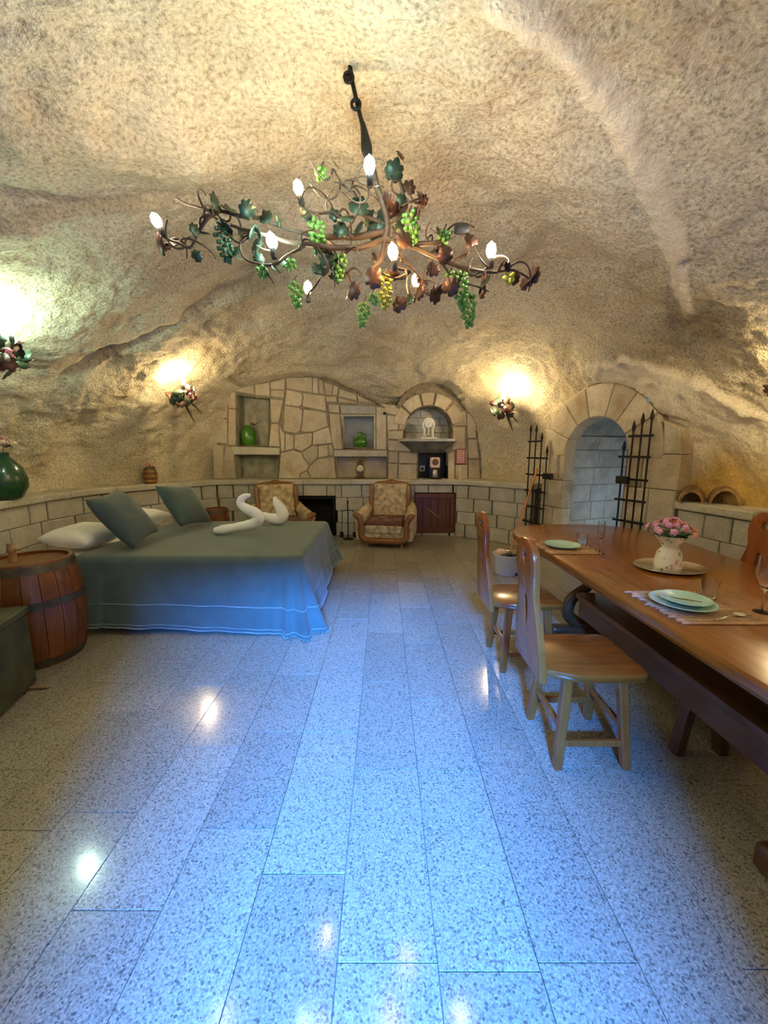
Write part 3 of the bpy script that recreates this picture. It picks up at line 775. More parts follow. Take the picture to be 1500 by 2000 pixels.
    bm.faces.new(b0); from_bm('fireplace_opening', bm, plain('soot', (0.018, 0.017, 0.014), 0.9), root)
    for a, b, w in (((-1.64, 0.70), (-0.9, 0.70), 0.05), ((-1.635, 0.02), (-1.635, 0.72), 0.05), ((-0.905, 0.02), (-0.905, 0.72), 0.05)):
        beam('fireplace_frame', (a[0], 6.93-YB, a[1]), (b[0], 6.93-YB, b[1]), 0.03, w, IRON, root)
build_back()

# ------------------------------------------------------------------ doorway in the right wall
def build_door():
    root = thing('wall_right', 'tan stone arch and jambs around the doorway in the right wall', 'stone doorway', tuple(DP)); root['kind'] = 'structure'
    fr = lambda s, z, w: DT*s+DN*w+Vector((0, 0, z))
    cuts = [-4, 24, 52, 76, 104, 126, 150, 184]
    for a0, a1 in zip(cuts[:-1], cuts[1:]):
        q = [(DC-DRI*math.cos(math.radians(a)), DSP+DRI*math.sin(math.radians(a))) for a in np.linspace(a0, a1, 4)]
        ro = DRO+R(-.01, .01)
        q += [(DC-ro*math.cos(math.radians(a)), DSP+ro*math.sin(math.radians(a))) for a in np.linspace(a1, a0, 4)]
        poly('voussoir', q, -0.20, R(0.0, 0.012), fr, FIELD, root, 0.012, 0.003)
    zs = [0, 0.36, 0.72, 1.12, 1.50]
    for k in range(4):
        m_ = R(0.22, 0.36)
        for s0, s1 in ((0.10, 0.10+m_), (0.10+m_, 0.51)) if k % 2 else ((0.10, 0.51),):
            poly('stone', [(s0, zs[k]), (s1, zs[k]), (s1, zs[k+1]), (s0, zs[k+1])], -0.20, R(-0.002, 0.012), fr, FIELD, root, 0.012, 0.003)
        m_ = R(1.62, 1.8)
        for s0, s1 in ((1.43, m_), (m_, 2.02)):
            poly('stone', [(s0, zs[k]), (s1, zs[k]), (s1, zs[k+1]), (s0, zs[k+1])], -0.20, R(-0.002, 0.012), fr, FIELD, root, 0.012, 0.003)
    poly('stone', [(1.84, 1.50), (2.02, 1.50), (1.97, 1.78), (1.80, 1.86)], -0.20, 0.0, fr, FIELD, root, 0.012, 0.003)
    # passage behind: arched lining, block courses on the far jamb, plank door at the end
    prof = [(DC-0.47, 0.0)]+[(DC-0.47*math.cos(a), DSP+0.47*math.sin(a)) for a in np.linspace(0, PI, 17)]+[(DC+0.47, 0.0)]
    bm = bmesh.new(); v = [[bm.verts.new(fr(s, z, w)) for s, z in prof] for w in (-0.15, -0.6, -1.25)]
    for r_ in range(2):
        for i in range(len(prof)-1): bm.faces.new((v[r_][i], v[r_][i+1], v[r_+1][i+1], v[r_+1][i]))
    from_bm('passage_lining', bm, plain('passage_plaster', (0.30, 0.31, 0.27), 0.9, var=0.15, vscale=5, bscale=30, bstr=0.4, bdist=0.01), root, True, 60)
    zz = [0, 0.27, 0.53, 0.80, 1.05, 1.30, 1.55, 1.74]
    for k in range(7):
        w = -0.16; first = True
        while w > -1.2:
            e = max(-1.22, w-R(0.25, 0.5))
            lean = 0.0 if zz[k+1] <= 1.56 else 0.07
            bm = bmesh.new()
            f2 = lambda a, z, d: fr(DC-0.47+d+(lean if z > 1.6 else 0), z, a)
            bm_poly(bm, [(w, zz[k]), (e, zz[k]), (e, zz[k+1]), (w, zz[k+1])], -0.03, R(0.008, 0.02), f2, 0.008, 0.004)
            from_bm('passage_block', bm, GREYST, root); w = e
    # unseen cool point light added inside the passage, standing for hidden daylight
    pl_ = bpy.data.lights.new('passage_light', 'POINT'); pl_.energy = 4.5; pl_.color = (0.62, 0.80, 1.0); pl_.shadow_soft_size = 0.12
    po = bpy.data.objects.new('passage_light', pl_); C.objects.link(po); po.location = DP+fr(DC+0.28, 0.75, -0.75)
    d = thing('door_1', 'dark brown plank door at the end of the stone passage', 'door', tuple(fr(DC, 0, -1.2)+DP)); d['kind'] = 'structure'
    for k in range(6):
        s0 = -0.46+k*0.154
        poly('plank', [(s0, 0.0), (s0+0.15, 0.0), (s0+0.15, 1.93), (s0, 1.93)], -0.05, 0.0, fr, REDW, d, 0.004)
build_door()
def build_hatch():
    # wooden hatch of the cupboard in the ledge
    h = thing('door_2', 'square red-brown wooden hatch with diagonal brace below the stone ledge', 'hatch door', (0.91, 6.84, 0.06)); h['kind'] = 'structure'
    for k in range(5): box('plank', (-0.284+k*0.142, 0.045, 0.36), (0.139, 0.03, 0.71), REDW, h, bev=0.004)
    for z in (0.045, 0.675): box('rail', (0, 0.018, z), (0.712, 0.03, 0.085), REDW, h, bev=0.005)
    for x in (-0.32, 0.32): box('stile', (x, 0.016, 0.36), (0.075, 0.028, 0.54), REDW, h, bev=0.005)
    beam('brace', (-0.12, 0.012, 0.45), (0.08, 0.012, 0.28), 0.02, 0.018, RAWW, h, 0.003)
build_hatch()

#OBJECTS
# ------------------------------------------------------------------ helpers for the furnishings
def cp(px, py, Y):
    """a photo point taken to the depth Y measured for that thing"""
    x = (px-750)/751; y = (1000-py)/751; a = math.atan(120/751); c_, s_ = math.cos(a), math.sin(a)
    k = Y/(c_+s_*y); return Vector((x*k, Y, 1.54+(-s_+c_*y)*k))
def plate(name, outer, holes, w0, w1, fr, mat, parent=None, bev=0.0):
    """flat plate with openings: outline and holes in (u,v), thickness w0..w1"""
    bm = bmesh.new(); es = []
    for lp in [outer]+holes:
        vv = [bm.verts.new((p[0], p[1], w0)) for p in lp]
        es += [bm.edges.new((vv[i], vv[(i+1) % len(vv)])) for i in range(len(vv))]
    bmesh.ops.triangle_fill(bm, use_beauty=True, edges=es)
    r = bmesh.ops.extrude_face_region(bm, geom=list(bm.faces))
    for g in r['geom']:
        if isinstance(g, bmesh.types.BMVert): g.co.z = w1
    bmesh.ops.recalc_face_normals(bm, faces=bm.faces)
    bmesh.ops.dissolve_limit(bm, angle_limit=0.01, verts=bm.verts, edges=bm.edges)
    if bev:
        sh = [e for e in bm.edges if len(e.link_faces) == 2 and e.calc_face_angle() > 0.9 and abs(e.verts[0].co.z-e.verts[1].co.z) < 1e-6]
        bmesh.ops.bevel(bm, geom=sh, offset=bev, segments=2, affect='EDGES', profile=0.5)
    for v in bm.verts: v.co = fr(*v.co)
    return from_bm(name, bm, mat, parent, True, 40)
def circ(cx, cy, r, n=16, ry=None): return [(cx+r*math.cos(2*PI*k/n), cy+(ry or r)*math.sin(2*PI*k/n)) for k in range(n)]
def leaf_mesh(name, size, curl=0.25, th=0.0015):
    pts = [(0, -0.36), (0.16, -0.50), (0.36, -0.44), (0.42, -0.28), (0.58, -0.14), (0.56, 0.04), (0.45, 0.10), (0.52, 0.26), (0.40, 0.42), (0.24, 0.38), (0.14, 0.56), (0.0, 0.66), (-0.14, 0.56), (-0.24, 0.38), (-0.40, 0.42), (-0.52, 0.26), (-0.45, 0.10), (-0.56, 0.04), (-0.58, -0.14), (-0.42, -0.28), (-0.36, -0.44), (-0.16, -0.50)]
    bm = bmesh.new()
    def z(x, y): return -curl*(x*x+y*y)+0.10*abs(x)
    top = [bm.verts.new((x*size, y*size, z(x, y)*size)) for x, y in pts]; bot = [bm.verts.new((x*size, y*size, z(x, y)*size-th)) for x, y in pts]
    ct = bm.verts.new((0, -0.05*size, 0.03*size)); cb = bm.verts.new((0, -0.05*size, 0.03*size-th)); n = len(pts)
    for i in range(n):
        j = (i+1) % n
        bm.faces.new((ct, top[i], top[j])); bm.faces.new((cb, bot[j], bot[i])); bm.faces.new((top[i], bot[i], bot[j], top[j]))
    me = bpy.data.meshes.new(name); bm.to_mesh(me); bm.free(); return me
def place(name, me, mat, parent, loc, rot, scale=1.0):
    key = me.name+mat.name
    if key not in MATS:
        m2 = me.copy(); m2.materials.clear(); m2.materials.append(mat)
        m2.polygons.foreach_set('use_smooth', [True]*len(m2.polygons)); MATS[key] = m2
    o = bpy.data.objects.new(name, MATS[key]); C.objects.link(o); o.parent = parent
    o.location = loc; o.rotation_euler = rot; o.scale = (scale,)*3; return o
LEAF = leaf_mesh('vine_leaf', 0.085)
SMALL_LEAF = leaf_mesh('small_leaf', 0.05)
def blossom_mesh():
    bm = bmesh.new()
    for ring, (n, r, zz, sz) in enumerate(((5, 0.55, 0.0, 0.5), (4, 0.3, 0.22, 0.42), (1, 0.0, 0.34, 0.34))):
        for k in range(n):
            a = 2*PI*k/n+ring*0.5
            q = bmesh.ops.create_icosphere(bm, subdivisions=1, radius=sz)
            for v in q['verts']: v.co = Vector((v.co.x+r*math.cos(a), v.co.y+r*math.sin(a), v.co.z*0.55+zz))
    me = bpy.data.meshes.new('blossom'); bm.to_mesh(me); bm.free(); return me
BLOSSOM = blossom_mesh()
def grape_mesh(n, L, W, seed):
    rr = random.Random(seed); bm = bmesh.new()
    for k in range(n):
        t = (k+0.5)/n; r = W*(0.35+0.65*math.sin(PI*min(1, t*0.75+0.12)))*(1-0.55*t)*1.5; a = k*2.4
        q = bmesh.ops.create_icosphere(bm, subdivisions=1, radius=0.0115)
        o = Vector((r*math.cos(a)*rr.uniform(.6, 1), r*math.sin(a)*rr.uniform(.6, 1), -L*t))
        for v in q['verts']: v.co += o
    me = bpy.data.meshes.new('grape_cluster'); bm.to_mesh(me); bm.free(); return me
GR_BIG = grape_mesh(34, 0.14, 0.034, 1); GR_MID = grape_mesh(22, 0.11, 0.026, 2); GR_SMALL = grape_mesh(10, 0.045, 0.024, 3)
def add_bulb(parent, p, mat, d=(0, 0, 1), r=0.027, h=0.085):
    """candle bulb on a short socket, along direction d; p = socket foot in the parent's space"""
    q = Vector((0, 0, 1)).rotation_difference(Vector(d)).to_matrix()
    lathe('socket', [(0.014, 0.0), (0.016, 0.004), (0.016, 0.045), (0.013, 0.05)], SOCKET, parent, 12, p, tilt=q)
    lathe('bulb', [(0.0, 0.048), (0.012, 0.05), (r*0.85, 0.048+h*0.25), (r, 0.048+h*0.45), (r*0.8, 0.048+h*0.75), (0.0, 0.048+h)], mat, parent, 10, p, tilt=q, auto=None)
WARM = emit('warm_bulb', (1.0, 0.72, 0.38), 120*BULB)
WHITE = emit('white_bulb', (1.0, 0.88, 0.68), 120*BULB)
COOL = emit('cool_bulb', (0.72, 0.98, 0.90), 120*BULB)
ORANGE = emit('amber_bulb', (1.0, 0.56, 0.20), 120*BULB)
SC_WARM = emit('sconce_warm_bulb', (1.0, 0.76, 0.42), 500*BULB)
SC_MID = emit('side_sconce_bulb', (1.0, 0.78, 0.42), 330*BULB)
SC_FILL = emit('added_fill_bulb', (1.0, 0.78, 0.45), 170*BULB)  # bulbs of the unseen sconces added for fill light
SC_COOL = emit('sconce_cool_bulb', (0.70, 1.0, 0.72), 330*BULB)

# ------------------------------------------------------------------ dining table, bench and chairs
def build_table():
    cx, cy = 1.87, 1.9
    t = thing('dining_table', 'long varnished brown dining table with rounded far end and moulded edge', 'table', (cx, cy, 0))
    left = [(1.27, -0.15), (1.25, 0.6), (1.245, 1.4), (1.24, 2.2), (1.235, 2.9), (1.20, 3.25), (1.20, 3.48), (1.27, 3.70), (1.42, 3.87), (1.65, 3.96)]
    right = [(2.05, 3.96), (2.30, 3.88), (2.47, 3.70), (2.54, 3.45), (2.54, 3.1), (2.50, 2.5), (2.49, 1.5), (2.49, 0.4), (2.48, -0.15)]
    near = [(2.3, -0.35), (1.9, -0.42), (1.45, -0.35)]
    o2 = [p.xy for p in smooth_path([(*p, 0) for p in left+right+near+[left[0]]], 3)][:-1]
    pts = [Vector((p.x-cx, p.y-cy)) for p in o2]
    cen = Vector((0, 0))
    bm = bmesh.new(); rings = []
    def off(d):
        out = []; n = len(pts)
        for i in range(n):
            e = (pts[(i+1) % n]-pts[i-1]).normalized(); out.append(pts[i]+Vector((-e.y, e.x))*(-d) if True else pts[i])
        return out
    e0 = (pts[1]-pts[0]); sg = 1
    if (pts[0]+Vector((-e0.y, e0.x)).normalized()*0.1).length > pts[0].length: sg = -1
    for d, z in ((0.045, 0.705), (0.03, 0.705), (0.026, 0.728), (0.008, 0.732), (0.0, 0.738), (0.0, 0.768), (0.008, 0.778), (0.016, 0.780)):
        rings.append([bm.verts.new((p.x, p.y, z)) for p in off(-d*sg)])
    n = len(pts)
    for a, b in zip(rings[:-1], rings[1:]):
        for i in range(n): bm.faces.new((a[i], a[(i+1) % n], b[(i+1) % n], b[i]))
    bm.faces.new(rings[-1]); bm.faces.new(rings[0][::-1])
    from_bm('tabletop', bm, TABLEW, t, True, 30)
    for y, kx in ((1.18, 0.34), (3.0, 1.0)):
        yy = y-cy
        f = bmesh.new(); bm_box(f, (0.01, yy, 0.055), (1.0, 0.10, 0.11), None, 0.03, 3); from_bm('foot_beam', f, BENCHW, t, True, 40)
        for s in (-1, 1):
            pth = smooth_path([(s*q_*kx+0.01, yy, z_) for q_, z_ in ((0.20, 0.09), (0.36, 0.20), (0.34, 0.34), (0.22, 0.45), (0.24, 0.56), (0.40, 0.69))], 4)
            tube('curved_leg', pth, [0.055, 0.05, 0.045, 0.042, 0.042, 0.045], BENCHW, t, 10, 1.0)
        box('cleat', (0.01, yy, 0.69), (0.96, 0.10, 0.035), BENCHW, t, bev=0.006)
    beam('stretcher', (0.01, 1.24-cy, 0.30), (0.01, 2.96-cy, 0.30), 0.06, 0.12, BENCHW, t)
build_table()
def build_bench():
    x, y0, y1 = 1.62, 0.45, 2.84
    t = thing('long_bench', 'long dark wooden bench tucked under the dining table', 'bench', (x, (y0+y1)/2, 0)); L = y1-y0
    box('seat', (0, 0, 0.435), (0.27, L, 0.045), BENCHW, t, bev=0.012, seg=2)
    for s in (-1, 1): box('apron', (s*0.10, 0, 0.345), (0.03, L-0.03, 0.135), BENCHW, t, bev=0.005)
    for yy in (-L/2+0.22, 0.12, L/2-0.42):
        for s in (-1, 1): beam('leg', (s*0.06, yy, 0.41), (s*0.115, yy, 0.0), 0.06, 0.05, BENCHW, t, 0.006)
build_bench()
def build_chair():
    t = thing('dining_chair', '', 'chair')
    frz = lambda u, v, w: Vector((u, v, w))
    half = [(-0.245, 0.155), (-0.20, 0.175), (-0.12, 0.205), (-0.08, 0.212), (0.185, 0.212), (0.215, 0.20), (0.232, 0.17)]
    oc = half+[(x, -y) for x, y in half[::-1]]
    plate('seat', oc, [], 0.468, 0.508, frz, SEATW, t, 0.010)
    prof = [(0.175, 0.445), (0.172, 0.53), (0.150, 0.66), (0.125, 0.76), (0.105, 0.83), (0.102, 0.875), (0.112, 0.925), (0.122, 0.97), (0.120, 1.02), (0.105, 1.065), (0.075, 1.10), (0.035, 1.115)]
    out = [(y, z) for y, z in prof]+[(-y, z) for y, z in prof[::-1]]
    heart = [(0.0, 0.985), (0.022, 1.0), (0.030, 1.022), (0.022, 1.042), (0.0, 1.05), (-0.022, 1.042), (-0.030, 1.022), (-0.022, 1.0)]
    slit = [(0, 0.655), (0.012, 0.71), (0.021, 0.775), (0.021, 0.805), (0.010, 0.825), (0, 0.828), (-0.010, 0.825), (-0.021, 0.805), (-0.021, 0.775), (-0.012, 0.71)]
    frb = lambda u, v, w: Vector((-0.262+w-0.075*(v-0.445), u, v))
    plate('backrest', out, [heart, slit], -0.018, 0.018, frb, CHAIRW, t, 0.007)
    L = {}
    for sx in (-1, 1):
        for sy in (-1, 1):
            a = Vector((sx*0.13, sy*0.135, 0.475)); b = Vector((sx*0.168, sy*0.178, 0.0)); L[(sx, sy)] = (a, b)
            bm = bmesh.new(); w = 0.023
            top = [bm.verts.new(a+Vector((dx*w, dy*w, 0))) for dx, dy in ((-1, -1), (1, -1), (1, 1), (-1, 1))]
            bot = [bm.verts.new(b+Vector((dx*w*0.9, dy*w*0.9, 0))) for dx, dy in ((-1, -1), (1, -1), (1, 1), (-1, 1))]
            for i in range(4): bm.faces.new((top[i], top[(i+1) % 4], bot[(i+1) % 4], bot[i]))
            bm.faces.new(top[::-1]); bm.faces.new(bot)
            bmesh.ops.bevel(bm, geom=[e for e in bm.edges if abs(e.verts[0].co.z-e.verts[1].co.z) > 0.1], offset=0.006, segments=1, affect='EDGES')
            from_bm('leg', bm, CHAIRW, t)
    def on(k, z): a, b = L[k]; return a+(b-a)*((0.475-z)/0.475)
    for k1, k2, z in (((-1, -1), (1, -1), 0.125), ((-1, 1), (1, 1), 0.125), ((-1, -1), (-1, 1), 0.20), ((1, -1), (1, 1), 0.20)):
        beam('stretcher', on(k1, z), on(k2, z), 0.022, 0.034, CHAIRW, t, 0.004)
    return t
ch = build_chair()
GC = 'carved plank-back dining chairs'
for k, (x, y, rz, lab) in enumerate(((1.02, 1.85, 0.0, 'carved plank-back wooden chair facing the table, in front of the long dark bench'),
                                     (1.005, 2.68, 0.0, 'carved plank-back wooden chair beside the white enamel pot, near the rounded table end'),
                                     (2.36, 2.62, PI, 'carved plank-back wooden chair on the wall side of the dining table'))):
    o = ch if k == 0 else copy_tree(ch)
    o.location = (x, y, 0); o.rotation_euler = (0, 0, rz); tag(o, lab, 'chair', GC)

# ------------------------------------------------------------------ table setting
TZ = 0.780
def build_mat(c, lab, w=0.40, h=0.40, n=25, skew=0.0):
    """reeds run across the mat, tied by two cords"""
    t = thing('reed_placemat', lab, 'placemat', (c[0], c[1], TZ), skew, group='reed placemats')
    bm = bmesh.new(); bm_tube(bm, [(-w/2, 0, 0), (w/2, 0, 0)], 0.0058, 6); me = bpy.data.meshes.new('reed'); bm.to_mesh(me); bm.free()
    me.materials.append(BAMBOO)
    for k in range(n):
        o = bpy.data.objects.new('reed', me); C.objects.link(o); o.parent = t
        o.location = (R(-0.012, 0.012), -h/2+h*(k+0.5)/n, 0.0058); o.rotation_euler = (0, 0, R(-0.015, 0.015))
    for x in (-w*0.36, 0.0, w*0.36): tube('tie_cord', [(x, -h/2, 0.0120), (x, h/2, 0.0120)], 0.0014, STRAW, t, 5)
    return t
build_mat((1.50, 1.79), 'reed slat placemat under the aqua plates beside the tall stemmed glass and spoon', 0.38, 0.40, 19)
build_mat((1.42, 2.93), 'reed slat placemat at the rounded end of the table, under a pale plate', 0.38, 0.34, 16)
PZ = TZ+0.0136
def a_plate(name, loc, r, lab, mat, deep=0.022):
    pr = [(0.0, 0.004), (r*0.55, 0.004), (r*0.60, 0.0), (r*0.62, 0.003), (r*0.70, deep*0.35), (r*0.97, deep*0.9), (r, deep), (r*0.985, deep+0.003), (r*0.70, deep*0.35+0.006), (r*0.62, 0.009), (0.0, 0.008)]
    o = lathe(name, pr, mat, None, 40, (0, 0, 0)); o.location = loc; return tag(o, lab, 'plate')
a_plate('dinner_plate', (1.46, 1.79, PZ), 0.138, 'large aqua glazed dinner plate on the reed mat nearest the stemmed glass', TEALP)
a_plate('dessert_plate', (1.475, 1.795, PZ+0.0165), 0.108, 'smaller aqua plate with olive green print, stacked on the dinner plate', TEALP, 0.018)
pl = [o for o in C.objects if o.name == 'dessert_plate'][0]
pr_bm = bmesh.new()
for k, (x, y, rx, ry) in enumerate(((0.015, 0.0, 0.052, 0.017), (-0.03, 0.012, 0.022, 0.012), (0.045, -0.012, 0.03, 0.012))):
    pts = [(x+rx*math.cos(a), y+ry*math.sin(a)+0.004*math.sin(5*a)) for a in np.linspace(0, 2*PI, 19)[:-1]]
    bm_poly(pr_bm, pts, 0.0078, 0.0086+0.0002*k, lambda u, v, w: Vector((u*0.9-v*0.35, v*0.9+u*-0.35, w)), 0.0002)
from_bm('olive_print', pr_bm, OLIVE, pl)
a_plate('dinner_plate', (1.40, 2.94, PZ), 0.132, 'pale aqua dinner plate at the rounded end of the table', TEALP)
def build_spoon():
    t = thing('spoon', 'steel spoon lying on the reed mat beside the stacked plates', 'spoon', (1.60, 1.655, PZ), 0.35)
    lathe('bowl', [(0.0, 0.0), (0.012, 0.001), (0.02, 0.005), (0.022, 0.008), (0.020, 0.0085), (0.0, 0.003)], CHROME, t, 20, (0.03, 0, 0), 1.35, 1.0)
    tube('handle', smooth_path([(0.005, 0, 0.006), (-0.04, 0, 0.010), (-0.09, 0, 0.006), (-0.14, 0, 0.004)], 4), [0.003, 0.0028, 0.0035, 0.005], CHROME, t, 8, 0.5)
build_spoon()
def tumbler(loc, lab, ribbed):
    n = 24; pr = [(0.0, 0.0), (0.031, 0.0), (0.034, 0.004), (0.041, 0.095), (0.0385, 0.095), (0.032, 0.012), (0.0, 0.010)]
    o = lathe('glass_tumbler', pr, GLASS, None, n, (0, 0, 0))
    if ribbed:
        for i, v in enumerate(o.data.vertices):
            a = math.atan2(v.co.y, v.co.x); rr = math.hypot(v.co.x, v.co.y)
            if rr > 0.03: k = 1+0.03*math.cos(a*12); v.co.x *= k; v.co.y *= k
    o.location = loc; return tag(o, lab, 'glass')
tumbler((1.61, 3.05, TZ), 'short ribbed glass tumbler behind the pale plate at the table end', True)
tumbler((1.71, 1.93, TZ), 'short clear glass tumbler beside the silver tray and stacked plates', False)
def flute(loc, lab, h, rb):
    pr = [(0.0, 0.0), (0.034, 0.0), (0.034, 0.002), (0.008, 0.006), (0.004, 0.012), (0.0038, h*0.36), (0.006, h*0.39), (rb*0.75, h*0.50), (rb, h*0.68), (rb*0.88, h), (rb*0.84, h), (rb*0.94, h*0.68), (rb*0.68, h*0.51), (0.0, h*0.42)]
    o = lathe('stemmed_glass', pr, GLASS, None, 24, (0, 0, 0)); o.location = loc; return tag(o, lab, 'glass')
flute((1.615, 2.80, TZ), 'slim champagne flute standing by the far reed mat', 0.245, 0.026)
flute((1.80, 1.735, TZ), 'tall stemmed wine glass standing by the mat with the spoon', 0.27, 0.042)
o = lathe('silver_tray', [(0.0, 0.004), (0.16, 0.004), (0.165, 0.0), (0.17, 0.003), (0.205, 0.014), (0.215, 0.018), (0.212, 0.021), (0.17, 0.009), (0.0, 0.008)], SILVER, None, 40, (0, 0, 0), 1.0, 0.82)
o.location = (1.86, 2.42, TZ); o.rotation_euler = (0, 0, 0.15); tag(o, 'oval silver tray in the middle of the table under the vase', 'tray')
VZ = TZ+0.0085
vs_o = lathe('flower_vase', [(0.0, 0.0), (0.074, 0.0), (0.080, 0.01), (0.077, 0.05), (0.068, 0.10), (0.050, 0.128), (0.047, 0.142), (0.065, 0.175), (0.100, 0.212), (0.097, 0.214), (0.061, 0.176), (0.043, 0.142), (0.0, 0.14)], FLORAL_M, None, 32, (0, 0, 0))
vs_o.location = (1.85, 2.42, VZ); tag(vs_o, 'waisted white ceramic jug vase with rose print on the silver tray', 'vase')
def bouquet(name, lab, c, n, rad, flat, bl, mats, stem_to, group=None, leaves=6, rr=None):
    t = thing(name, lab, 'flowers', c, group=group)
    rs = random.Random(int(c[0]*100)+n)
    for k in range(n):
        a = k*2.4+rs.uniform(-.3, .3); q = math.sqrt((k+0.5)/n)
        p = Vector((rad*q*math.cos(a), rad*q*math.sin(a), flat*(1-q*q)+rs.uniform(-.015, .02)))
        mt = mats[0] if p.x < -rad*0.15 else mats[-1] if p.x > rad*0.25 else rs.choice(mats)
        d = Vector((p.x, p.y, flat*0.8)); e = d.to_track_quat('Z', 'Y').to_euler()
        place('blossom', BLOSSOM, mt, t, p, e, bl*rs.uniform(.75, 1.15))
        if k % 2 == 0: tube('stem', smooth_path([stem_to, p*0.5+Vector(stem_to)*0.5+Vector((0, 0, 0.01)), p], 3), 0.0022, LEAFG, t, 5)
    for k in range(leaves):
        a = 2*PI*k/leaves; p = Vector((rad*0.5*math.cos(a), rad*0.5*math.sin(a), -0.01))
        place('leaf', SMALL_LEAF, LEAFG, t, p, (0.5*math.sin(a), -0.5*math.cos(a), a), rs.uniform(0.9, 1.5))
    return t
bouquet('rose_bouquet', 'bunch of pink, lilac and salmon flowers in the rose print vase', (1.85, 2.42, VZ+0.235), 26, 0.145, 0.075, 0.024, [LILAC, PINK, CREAM, SALMON], (0, 0, -0.09), leaves=9)

# ------------------------------------------------------------------ bed
BX0, BX1, BY0, BY1, BZ = -3.02, -0.72, 3.16, 4.82, 0.64
def build_bed():
    t = thing('bed', 'double bed with wooden base and white mattress by the left wall', 'bed', ((BX0+BX1)/2, (BY0+BY1)/2, 0))
    w, d = BX1-BX0, BY1-BY0
    box('bed_base', (0, 0, 0.25), (w-0.04, d-0.06, 0.14), REDW, t, bev=0.01)
    for sx in (-1, 1):
        for sy in (-1, 1): box('leg', (sx*(w/2-0.26 if sx < 0 else w/2-0.1), sy*(d/2-0.06), 0.09), (0.09, 0.07, 0.18), ARMW, t, bev=0.008)
    m = bmesh.new(); bm_box(m, (0, 0, 0.475), (w, d, 0.31), None, 0.06, 4); from_bm('mattress', m, LINEN, t, True, 60)
build_bed()
def build_spread():
    x0, x1, y0, y1, r = -2.62, BX1+0.02, BY0-0.02, BY1+0.02, 0.09
    per = []
    n1 = 90
    for k in range(n1+1): per.append((Vector((x0+(x1-r-x0)*k/n1, y0)), Vector((0, -1)), 0.0))
    for k in range(1, 13): a = -PI/2+PI/2*k/13; per.append((Vector((x1-r+r*math.cos(a), y0+r+r*math.sin(a))), Vector((math.cos(a), math.sin(a))), math.sin(PI*k/13)))
    for k in range(71): per.append((Vector((x1, y0+r+(y1-y0-2*r)*k/70)), Vector((1, 0)), 0.0))
    for k in range(1, 13): a = PI/2*k/13; per.append((Vector((x1-r+r*math.cos(a), y1-r+r*math.sin(a))), Vector((math.cos(a), math.sin(a))), math.sin(PI*k/13)))
    for k in range(51): per.append((Vector((x1-r-(x1-r-x0)*k/50, y1)), Vector((0, 1)), 0.0))
    t = thing('bedspread', 'dark teal grey bedspread with pale stitched hem hanging over the bed', 'bedspread', (-1.7, 4.0, 0))
    o = Vector((-1.7, 4.0))
    zt = BZ+0.016; rings = []; K = 26
    def hem(i):
        p = per[i][0]; f = (p.x-x0)/(x1-x0)
        z = 0.085-0.07*f if p.y < y0+0.2 else 0.05+0.12*min(1, (p.y-y0)/(y1-y0))
        return z
    def pt(i, k):
        p, n, c = per[i]
        if k < 4:
            ins, dz = ((-0.07, 0.0), (-0.03, -0.003), (-0.008, -0.014), (0.006, -0.045))[k]
            q = p+n*ins; return Vector((q.x-o.x, q.y-o.y, zt+dz))
        t_ = (k-3)/(K-3); z = zt-0.045+(hem(i)-zt+0.045)*t_
        s = i*0.055
        wav = 0.010*math.sin(s*2.1)+0.009*math.sin(s*4.7+1)+0.005*math.sin(s*9.1)
        if p.x < x0+0.24 and p.y < y0+0.1: wav += 0.022
        near = math.exp(-((i-n1-6)/9.0)**2); far = math.exp(-((i-n1-90)/9.0)**2)
        flare = (0.035+0.055*t_)*t_+wav*t_**0.7+0.13*t_*(near*(1+0.45*math.sin(i*1.15))+0.6*far*(1+0.4*math.sin(i*1.2)))
        q = p+n*(0.006+flare); return Vector((q.x-o.x, q.y-o.y, z))
    v = []; f = []; N = len(per)
    for k in range(K+1):
        for i in range(N): v.append(pt(i, k))
    for k in range(K):
        for i in range(N-1): f.append((k*N+i, (k+1)*N+i, (k+1)*N+i+1, k*N+i+1))
    f.append(tuple(range(N)))
    # second skin for thickness at the hem
    b0 = len(v)
    for i in range(N):
        p = pt(i, K); n = per[i][1]; v.append(Vector((p.x-n.x*0.006, p.y-n.y*0.006, p.z)))
        p = pt(i, K-4); v.append(Vector((p.x-n.x*0.006, p.y-n.y*0.006, p.z)))
    for i in range(N-1):
        f.append((K*N+i, b0+2*i, b0+2*i+2, K*N+i+1)); f.append((b0+2*i, b0+2*i+1, b0+2*i+3, b0+2*i+2))
    cl = from_py('cover', v, f, SPREAD, t, True, 55)
    for fk, rad in ((int(K*0.73), 0.0032), (K-1, 0.0028)):
        tube('stitched_seam', [pt(i, fk)+Vector((*per[i][1], 0))*0.002 for i in range(0, N)], rad, STITCH, t, 5)
    bm = bmesh.new()
    for i in range(N-51):
        for h in (0, 0.5):
            a = pt(i, K); b = pt(min(N-1, i+1), K); p = a+(b-a)*h
            q = bmesh.ops.create_icosphere(bm, subdivisions=0, radius=0.0062)
            for vv in q['verts']: vv.co += p+Vector((0, 0, -0.004))
    fo = from_bm('pompom_fringe', bm, STITCH, t); fo['kind'] = 'stuff'
build_spread()
def pillow(name, c, s, mat, rot, lab, cat, pinch=0.10, wob=0.1, group=None, e=3.0):
    o = superellipsoid(name, (0, 0, 0), s, mat, None, None, e, pinch, 20, wob)
    o.location = c; o.rotation_euler = rot.to_euler(); return tag(o, lab, cat, group)
pillow('bed_pillow', (-2.82, 3.56, BZ+0.115), (0.42, 0.62, 0.19), LINEN, Euler(0, 0.12, 0.05), 'plump white pillow by the barrel end of the bed', 'pillow', 0.06)
